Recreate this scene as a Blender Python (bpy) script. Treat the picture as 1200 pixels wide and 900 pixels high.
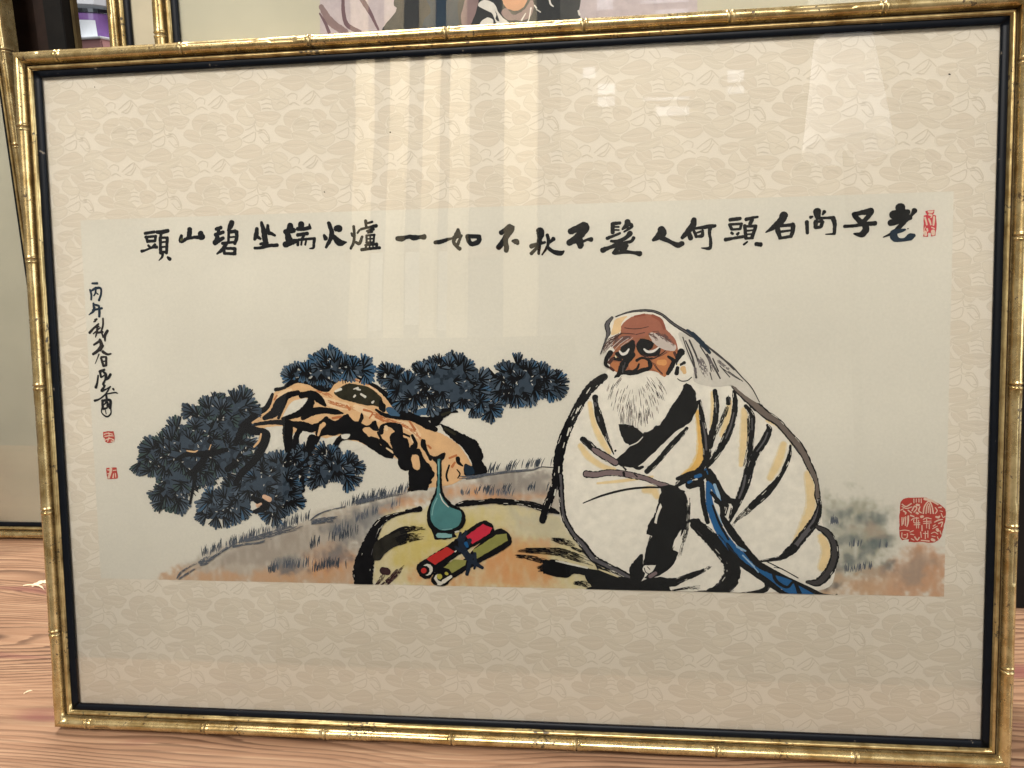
import bpy, bmesh, math, random
import numpy as np
from mathutils import Vector, Matrix, noise as mnoise
from mathutils.geometry import tessellate_polygon

scene = bpy.context.scene
for o in list(bpy.data.objects):
    bpy.data.objects.remove(o)
COL = scene.collection

# ------------------------------------------------------------------ camera
cam_data = bpy.data.cameras.new("camera")
cam_data.sensor_fit = 'HORIZONTAL'
cam_data.sensor_width = 36.0
cam_data.lens = 36.0 * 1009.2 / 1200.0
cam_data.clip_start = 0.01
cam_data.clip_end = 50.0
cam = bpy.data.objects.new("camera", cam_data)
COL.objects.link(cam)
cam.location = (0.10573, -0.65171, 0.52254)
cam.rotation_euler = (1.2848666, 0.0422487, 0.1164951)
scene.camera = cam

# ------------------------------------------------------------------ room light
world = bpy.data.worlds.new("World")
scene.world = world
world.use_nodes = True
world.node_tree.nodes["Background"].inputs[0].default_value = (1.0, 0.95, 0.90, 1)
world.node_tree.nodes["Background"].inputs[1].default_value = 0.22


def area_lamp(name, loc, target, sx, sy, power, color):
    d = bpy.data.lights.new(name, 'AREA')
    d.shape = 'RECTANGLE'
    d.size, d.size_y = sx, sy
    d.energy = power
    d.color = color
    o = bpy.data.objects.new(name, d)
    COL.objects.link(o)
    o.location = loc
    o.rotation_euler = (Vector(target) - Vector(loc)).to_track_quat('-Z', 'Y').to_euler()
    return o


area_lamp("ceiling_lamp", (-0.50, 0.61, 2.3), (0.0, 0.05, 0.2), 0.9, 0.12, 74, (1.0, 0.97, 0.93))
area_lamp("room_lamp", (-0.3, -2.75, 2.65), (0.0, 0.0, 0.25), 1.8, 0.7, 122, (1.0, 0.97, 0.95))
area_lamp("side_window", (2.2, -0.6, 1.1), (0.3, 0.0, 0.4), 1.3, 1.8, 38, (0.86, 0.93, 1.0))
area_lamp("post_fill", (-0.50, -1.72, 2.5), (-0.50, -2.2, 1.7), 1.2, 0.25, 76, (1.0, 0.94, 0.88))  # added source, brightens the posts so their stripes show in the glass
area_lamp("card_fill", (0.30, -1.72, 2.5), (0.30, -2.3, 1.7), 0.7, 0.2, 46, (0.97, 0.97, 1.0))  # added source, makes the price cards show up in the glass

scene.view_settings.view_transform = 'Standard'
scene.view_settings.look = 'None'
scene.view_settings.exposure = 0.0
scene.view_settings.gamma = 1.0
scene.cycles.transparent_max_bounces = 16
scene.cycles.max_bounces = 8
scene.cycles.use_denoising = True


# ------------------------------------------------------------------ helpers
def lin(c):
    return tuple(((v / 255.0) / 12.92 if v / 255.0 <= .04045 else ((v / 255.0 + .055) / 1.055) ** 2.4) for v in c)


def new_mat(name):
    m = bpy.data.materials.new(name)
    m.use_nodes = True
    nt = m.node_tree
    return m, nt, nt.nodes["Principled BSDF"]


def link(nt, a, b):
    nt.links.new(a, b)


def node(nt, kind, **kw):
    n = nt.nodes.new(kind)
    for k, v in kw.items():
        if k in n.inputs.keys() if isinstance(k, str) else False:
            n.inputs[k].default_value = v
        else:
            setattr(n, k, v)
    return n


def ramp(nt, stops):
    r = nt.nodes.new("ShaderNodeValToRGB")
    el = r.color_ramp.elements
    while len(el) > len(stops):
        el.remove(el[-1])
    while len(el) < len(stops):
        el.new(0.5)
    for e, (p, c) in zip(el, stops):
        e.position = p
        e.color = tuple(c) + (1,) if len(c) == 3 else c
    return r


def tag(o, label=None, cat=None, group=None, kind=None):
    if label: o["label"] = label
    if cat: o["category"] = cat
    if group: o["group"] = group
    if kind: o["kind"] = kind
    return o


def mesh_obj(name, verts, faces, mats, parent=None, midx=None, smooth=False):
    me = bpy.data.meshes.new(name)
    me.from_pydata(verts, [], faces)
    for m in (mats if isinstance(mats, (list, tuple)) else [mats]):
        me.materials.append(m)
    if midx is not None:
        me.polygons.foreach_set("material_index", midx)
    if smooth:
        me.polygons.foreach_set("use_smooth", [True] * len(me.polygons))
    me.update()
    o = bpy.data.objects.new(name, me)
    COL.objects.link(o)
    if parent: o.parent = parent
    return o


def empty(name, loc=(0, 0, 0), rot=(0, 0, 0)):
    o = bpy.data.objects.new(name, None)
    o.empty_display_size = 0.05
    COL.objects.link(o)
    o.location = loc
    o.rotation_euler = rot
    return o


def box_mesh(x0, x1, y0, y1, z0, z1):
    v = [(x0, y0, z0), (x1, y0, z0), (x1, y1, z0), (x0, y1, z0), (x0, y0, z1), (x1, y0, z1), (x1, y1, z1), (x0, y1, z1)]
    f = [(0, 3, 2, 1), (4, 5, 6, 7), (0, 1, 5, 4), (1, 2, 6, 5), (2, 3, 7, 6), (3, 0, 4, 7)]
    return v, f


def box_obj(name, b, mat, parent=None, bevel=0.0):
    v, f = box_mesh(*b)
    o = mesh_obj(name, v, f, mat, parent)
    if bevel:
        bm = bmesh.new(); bm.from_mesh(o.data)
        bmesh.ops.bevel(bm, geom=bm.edges[:], offset=bevel, segments=2, affect='EDGES')
        bm.to_mesh(o.data); bm.free()
    return o


# ------------------------------------------------------------------ materials
PAL = {
    'ink': (9, 10, 12), 'inkblue': (22, 38, 52), 'inkbrown': (30, 24, 22), 'inkolive': (38, 36, 26), 'inkpurple': (58, 38, 40),
    'inkwarm': (34, 32, 27), 'olive': (75, 72, 45), 'paper': (203, 196, 182), 'robe': (214, 206, 192), 'white': (215, 208, 198),
    'greyink': (82, 78, 80), 'greydark': (58, 54, 54), 'greyviolet': (116, 98, 98), 'greybrown': (104, 92, 84), 'greyhair': (92, 84, 86),
    'slate': (84, 88, 96), 'slatedark': (60, 66, 74), 'hairwash': (192, 184, 172),
    'tan': (206, 166, 122), 'tanlight': (216, 186, 148), 'tandark': (172, 106, 66), 'tanpink': (205, 165, 135),
    'pineblue': (60, 88, 112), 'pineslate': (54, 65, 76), 'pinedark': (32, 40, 48), 'pinegreen': (54, 70, 68), 'pinemid': (78, 90, 102),
    'teal': (72, 118, 118), 'tealpale': (120, 158, 156), 'red': (176, 46, 42), 'redpink': (186, 44, 62), 'green': (134, 132, 72),
    'yellowgreen': (170, 160, 70), 'navy': (24, 32, 44), 'blue': (26, 84, 132), 'bluepale': (140, 166, 186),
    'facebrown': (148, 92, 64), 'rockpale': (190, 176, 138), 'face': (150, 92, 72), 'facedark': (134, 72, 54), 'facepale': (214, 182, 138), 'facepale2': (200, 140, 84), 'faceorange': (172, 108, 68),
    'facetan': (204, 166, 118), 'browndark': (72, 42, 36), 'brownhair': (88, 64, 60), 'browpale': (186, 172, 162), 'paleyel': (222, 204, 160),
    'robetan': (214, 188, 142), 'robetanpale': (211, 195, 164), 'robegold': (212, 168, 92), 'robegoldpale': (211, 188, 142),
    'seal': (168, 60, 50), 'sealpale': (204, 176, 156), 'sealpink': (186, 66, 72), 'lilac': (186, 172, 172), 'plum': (112, 88, 92), 'plumgrey': (136, 114, 112), 'robeblack': (54, 55, 56), 'navyrobe': (42, 56, 70), 'chin': (196, 142, 108),
}
_inks = {}


def ink_mat(key):
    if key in _inks: return _inks[key]
    m, nt, b = new_mat("print_" + key)
    c = lin(PAL[key])
    tc = node(nt, "ShaderNodeTexCoord")
    n = node(nt, "ShaderNodeTexNoise")
    n.inputs["Scale"].default_value = 130.0
    n.inputs["Detail"].default_value = 9.0
    n.inputs["Roughness"].default_value = 0.65
    link(nt, tc.outputs["Object"], n.inputs["Vector"])
    dark = max(c) < 0.03
    lo, hi = (0.6, 1.9) if dark else (0.86, 1.10)
    r = ramp(nt, [(0.25, tuple(v * lo for v in c)), (0.75, tuple(min(1, v * hi) for v in c))])
    link(nt, n.outputs["Fac"], r.inputs["Fac"])
    link(nt, r.outputs["Color"], b.inputs["Base Color"])
    b.inputs["Roughness"].default_value = 0.9
    b.inputs["Specular IOR Level"].default_value = 0.15
    _inks[key] = m
    return m


def flat_mat(name, rgb, rough=0.8, spec=0.3, metal=0.0, nscale=0, amt=0.12):
    m, nt, b = new_mat(name)
    c = lin(rgb)
    b.inputs["Roughness"].default_value = rough
    b.inputs["Specular IOR Level"].default_value = spec
    b.inputs["Metallic"].default_value = metal
    b.inputs["Base Color"].default_value = c + (1,)
    if nscale:
        tc = node(nt, "ShaderNodeTexCoord")
        n = node(nt, "ShaderNodeTexNoise")
        n.inputs["Scale"].default_value = nscale
        n.inputs["Detail"].default_value = 6.0
        link(nt, tc.outputs["Object"], n.inputs["Vector"])
        r = ramp(nt, [(0.3, tuple(v * (1 - amt) for v in c)), (0.7, tuple(v * (1 + amt) for v in c))])
        link(nt, n.outputs["Fac"], r.inputs["Fac"])
        link(nt, r.outputs["Color"], b.inputs["Base Color"])
    return m


def gold_mat(name, c_light, c_dark, c_brown, rough=0.34):
    """gilded bamboo moulding: leaf with streaks, pinholes worn to wood, brown slots, and darkening painted into joints and grooves"""
    m, nt, b = new_mat(name)
    tc = node(nt, "ShaderNodeTexCoord")
    n1 = node(nt, "ShaderNodeTexNoise"); n1.inputs["Scale"].default_value = 60; n1.inputs["Detail"].default_value = 10; n1.inputs["Roughness"].default_value = 0.7
    n2 = node(nt, "ShaderNodeTexNoise"); n2.inputs["Scale"].default_value = 330; n2.inputs["Detail"].default_value = 3
    n3 = node(nt, "ShaderNodeTexNoise"); n3.inputs["Scale"].default_value = 36; n3.inputs["Detail"].default_value = 4
    for n in (n1, n2, n3): link(nt, tc.outputs["Object"], n.inputs["Vector"])
    r1 = ramp(nt, [(0.32, lin(c_dark)), (0.66, lin(c_light))])
    link(nt, n1.outputs["Fac"], r1.inputs["Fac"])
    # pinholes
    thr = node(nt, "ShaderNodeMath", operation='MULTIPLY'); link(nt, n2.outputs["Fac"], thr.inputs[0]); link(nt, n3.outputs["Fac"], thr.inputs[1])
    r2 = ramp(nt, [(0.345, (0, 0, 0)), (0.385, (0.9, 0.9, 0.9))]); link(nt, thr.outputs[0], r2.inputs["Fac"])
    at = node(nt, "ShaderNodeAttribute"); at.attribute_name = "recess_dark"
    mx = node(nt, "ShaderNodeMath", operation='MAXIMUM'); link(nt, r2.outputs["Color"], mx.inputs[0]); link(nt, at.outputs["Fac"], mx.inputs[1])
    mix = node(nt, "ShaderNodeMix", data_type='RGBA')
    link(nt, mx.outputs[0], mix.inputs[0]); link(nt, r1.outputs["Color"], mix.inputs[6]); mix.inputs[7].default_value = lin(c_brown) + (1,)
    link(nt, mix.outputs[2], b.inputs["Base Color"])
    inv = node(nt, "ShaderNodeMath", operation='MULTIPLY_ADD'); link(nt, mx.outputs[0], inv.inputs[0]); inv.inputs[1].default_value = -0.75; inv.inputs[2].default_value = 0.8
    link(nt, inv.outputs[0], b.inputs["Metallic"])
    rr = node(nt, "ShaderNodeMath", operation='MULTIPLY_ADD'); link(nt, n1.outputs["Fac"], rr.inputs[0]); rr.inputs[1].default_value = 0.16; rr.inputs[2].default_value = rough - 0.1
    link(nt, rr.outputs[0], b.inputs["Roughness"])
    bp = node(nt, "ShaderNodeBump"); bp.inputs["Strength"].default_value = 0.12; bp.inputs["Distance"].default_value = 0.0005
    link(nt, n1.outputs["Fac"], bp.inputs["Height"]); link(nt, bp.outputs["Normal"], b.inputs["Normal"])
    return m


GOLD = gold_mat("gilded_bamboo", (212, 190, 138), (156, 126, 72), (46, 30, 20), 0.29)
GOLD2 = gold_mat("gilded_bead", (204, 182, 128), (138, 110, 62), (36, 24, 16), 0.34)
SIDEW = flat_mat("frame_side", (120, 92, 40), 0.5, 0.3, 0.3, 60, 0.3)


def slip_material():
    m, nt, b = new_mat("black_slip")
    tc = node(nt, "ShaderNodeTexCoord")
    n = node(nt, "ShaderNodeTexNoise"); n.inputs["Scale"].default_value = 160; n.inputs["Detail"].default_value = 5
    link(nt, tc.outputs["Object"], n.inputs["Vector"])
    r = ramp(nt, [(0.0, lin((6, 8, 11))), (0.71, lin((10, 14, 20))), (0.735, lin((110, 100, 86)))])
    link(nt, n.outputs["Fac"], r.inputs["Fac"]); link(nt, r.outputs["Color"], b.inputs["Base Color"])
    b.inputs["Roughness"].default_value = 0.38
    b.inputs["Specular IOR Level"].default_value = 0.14
    return m


SLIP = slip_material()


def glass_material():
    m = bpy.data.materials.new("picture_glass")
    m.use_nodes = True
    nt = m.node_tree
    nt.nodes.remove(nt.nodes["Principled BSDF"])
    out = nt.nodes["Material Output"]
    fr = node(nt, "ShaderNodeFresnel"); fr.inputs["IOR"].default_value = 1.48
    tr = node(nt, "ShaderNodeBsdfTransparent"); tr.inputs["Color"].default_value = (0.985, 0.99, 0.98, 1)
    gl = node(nt, "ShaderNodeBsdfGlossy"); gl.inputs["Roughness"].default_value = 0.0
    tc = node(nt, "ShaderNodeTexCoord")
    n = node(nt, "ShaderNodeTexNoise"); n.inputs["Scale"].default_value = 7.0; n.inputs["Detail"].default_value = 1.0
    link(nt, tc.outputs["Object"], n.inputs["Vector"])
    bp = node(nt, "ShaderNodeBump"); bp.inputs["Strength"].default_value = 0.05; bp.inputs["Distance"].default_value = 0.004
    link(nt, n.outputs["Fac"], bp.inputs["Height"]); link(nt, bp.outputs["Normal"], gl.inputs["Normal"])
    mx = node(nt, "ShaderNodeMixShader")
    link(nt, fr.outputs[0], mx.inputs[0]); link(nt, tr.outputs[0], mx.inputs[1]); link(nt, gl.outputs[0], mx.inputs[2])
    link(nt, mx.outputs[0], out.inputs["Surface"])
    return m


GLASS = glass_material()


def weave_mat(name, rgb, amt=0.05):
    """pale woven silk with a fine thread relief"""
    m, nt, b = new_mat(name)
    c = lin(rgb)
    tc = node(nt, "ShaderNodeTexCoord")
    n = node(nt, "ShaderNodeTexNoise"); n.inputs["Scale"].default_value = 9; n.inputs["Detail"].default_value = 9
    w = node(nt, "ShaderNodeTexWave"); w.bands_direction = 'Z'; w.inputs["Scale"].default_value = 260; w.inputs["Distortion"].default_value = 1.5
    for k in (n, w): link(nt, tc.outputs["Object"], k.inputs["Vector"])
    ad = node(nt, "ShaderNodeMath", operation='MULTIPLY_ADD'); link(nt, w.outputs["Fac"], ad.inputs[0]); ad.inputs[1].default_value = 0.25; link(nt, n.outputs["Fac"], ad.inputs[2])
    r = ramp(nt, [(0.35, tuple(v * (1 - amt) for v in c)), (0.95, tuple(v * (1 + amt) for v in c))])
    link(nt, ad.outputs[0], r.inputs["Fac"]); link(nt, r.outputs["Color"], b.inputs["Base Color"])
    b.inputs["Roughness"].default_value = 0.75
    b.inputs["Specular IOR Level"].default_value = 0.2
    return m


MAT_SILK = weave_mat("silk_mount", (213, 202, 186), 0.05)
PETALS = [weave_mat("silk_petal_a", (204, 191, 173)), weave_mat("silk_petal_b", (207, 195, 177)), weave_mat("silk_petal_c", (204, 192, 174))]
PETAL_EDGE = weave_mat("silk_petal_edge", (198, 186, 168))
PETAL_RIM = weave_mat("silk_petal_rim", (211, 200, 184))


# ------------------------------------------------------------------ wooden floor
def wood_floor_mat():
    m, nt, b = new_mat("pine_boards")
    tc = node(nt, "ShaderNodeTexCoord")
    sep = node(nt, "ShaderNodeSeparateXYZ"); link(nt, tc.outputs["Object"], sep.inputs[0])
    mp = node(nt, "ShaderNodeMapping"); mp.inputs["Scale"].default_value = (0.9, 5.0, 1.0); mp.inputs["Location"].default_value = (3.1, 0.6, 0)
    link(nt, tc.outputs["Object"], mp.inputs["Vector"])
    n1 = node(nt, "ShaderNodeTexNoise"); n1.inputs["Scale"].default_value = 1.7; n1.inputs["Detail"].default_value = 2.0
    link(nt, mp.outputs[0], n1.inputs["Vector"])
    mp2 = node(nt, "ShaderNodeMapping"); mp2.inputs["Scale"].default_value = (3.0, 90.0, 1.0); link(nt, tc.outputs["Object"], mp2.inputs["Vector"])
    n2 = node(nt, "ShaderNodeTexNoise"); n2.inputs["Scale"].default_value = 2.0; n2.inputs["Detail"].default_value = 10.0; n2.inputs["Roughness"].default_value = 0.62
    link(nt, mp2.outputs[0], n2.inputs["Vector"])
    # growth-ring coordinate
    a = node(nt, "ShaderNodeMath", operation='MULTIPLY_ADD'); link(nt, n1.outputs["Fac"], a.inputs[0]); a.inputs[1].default_value = 0.17; link(nt, sep.outputs["Y"], a.inputs[2])
    a2 = node(nt, "ShaderNodeMath", operation='MULTIPLY_ADD'); link(nt, n2.outputs["Fac"], a2.inputs[0]); a2.inputs[1].default_value = 0.0065; link(nt, a.outputs[0], a2.inputs[2])
    sc = node(nt, "ShaderNodeMath", operation='MULTIPLY'); link(nt, a2.outputs[0], sc.inputs[0]); sc.inputs[1].default_value = 150.0
    fr = node(nt, "ShaderNodeMath", operation='FRACT'); link(nt, sc.outputs[0], fr.inputs[0])
    rline = ramp(nt, [(0.0, (0, 0, 0)), (0.50, (0.12, 0.12, 0.12)), (0.80, (1, 1, 1)), (0.93, (0.9, 0.9, 0.9)), (1.0, (0, 0, 0))])
    link(nt, fr.outputs[0], rline.inputs["Fac"])
    # strength of the dark latewood lines varies over the board
    n3 = node(nt, "ShaderNodeTexNoise"); n3.inputs["Scale"].default_value = 2.2; n3.inputs["Detail"].default_value = 3.0
    mp3 = node(nt, "ShaderNodeMapping"); mp3.inputs["Scale"].default_value = (1.0, 4.0, 1.0); mp3.inputs["Location"].default_value = (0.4, 1.3, 0.0); link(nt, tc.outputs["Object"], mp3.inputs["Vector"]); link(nt, mp3.outputs[0], n3.inputs["Vector"])
    r3 = ramp(nt, [(0.38, (0.15, 0.15, 0.15)), (0.60, (0.85, 0.85, 0.85))]); link(nt, n3.outputs["Fac"], r3.inputs["Fac"])
    mul = node(nt, "ShaderNodeMath", operation='MULTIPLY'); link(nt, rline.outputs["Color"], mul.inputs[0]); link(nt, r3.outputs["Color"], mul.inputs[1])
    base = ramp(nt, [(0.3, lin((132, 97, 72))), (0.55, lin((156, 121, 93))), (0.75, lin((178, 147, 115)))]); link(nt, n2.outputs["Fac"], base.inputs["Fac"])
    mix = node(nt, "ShaderNodeMix", data_type='RGBA'); link(nt, mul.outputs[0], mix.inputs[0]); link(nt, base.outputs["Color"], mix.inputs[6]); mix.inputs[7].default_value = lin((64, 40, 28)) + (1,)
    # purplish resin stains
    n4 = node(nt, "ShaderNodeTexNoise"); n4.inputs["Scale"].default_value = 3.6; n4.inputs["Detail"].default_value = 2.0
    mp4 = node(nt, "ShaderNodeMapping"); mp4.inputs["Scale"].default_value = (1.0, 6.0, 1.0); mp4.inputs["Location"].default_value = (1.9, 0.2, 0.0); link(nt, tc.outputs["Object"], mp4.inputs["Vector"]); link(nt, mp4.outputs[0], n4.inputs["Vector"])
    r4 = ramp(nt, [(0.62, (0, 0, 0)), (0.70, (0.75, 0.75, 0.75))]); link(nt, n4.outputs["Fac"], r4.inputs["Fac"])
    mix2 = node(nt, "ShaderNodeMix", data_type='RGBA'); link(nt, r4.outputs["Color"], mix2.inputs[0]); link(nt, mix.outputs[2], mix2.inputs[6]); mix2.inputs[7].default_value = lin((120, 70, 66)) + (1,)
    link(nt, mix2.outputs[2], b.inputs["Base Color"])
    b.inputs["Roughness"].default_value = 0.55
    b.inputs["Specular IOR Level"].default_value = 0.3
    bp = node(nt, "ShaderNodeBump"); bp.inputs["Strength"].default_value = 0.35; bp.inputs["Distance"].default_value = 0.0008; bp.invert = True
    link(nt, mul.outputs[0], bp.inputs["Height"]); link(nt, bp.outputs["Normal"], b.inputs["Normal"])
    return m


tag(box_obj("wooden_table_top", (-1.5, 1.5, -0.34, 0.95, -0.045, 0.0), wood_floor_mat(), None, 0.003), kind="structure")
tag(mesh_obj("floor", [(-3, -3.2, -0.75), (3, -3.2, -0.75), (3, 1.0, -0.75), (-3, 1.0, -0.75)], [(0, 1, 2, 3)], flat_mat("shop_floor", (74, 66, 58), 0.7, 0.2, 0, 4, 0.2)), kind="structure")
tag(box_obj("wall", (-2.6, 2.6, 0.96, 1.05, -0.75, 2.0), flat_mat("back_wall", (70, 58, 50), 0.9, 0.2, 0, 8, 0.2)), kind="structure")

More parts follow.
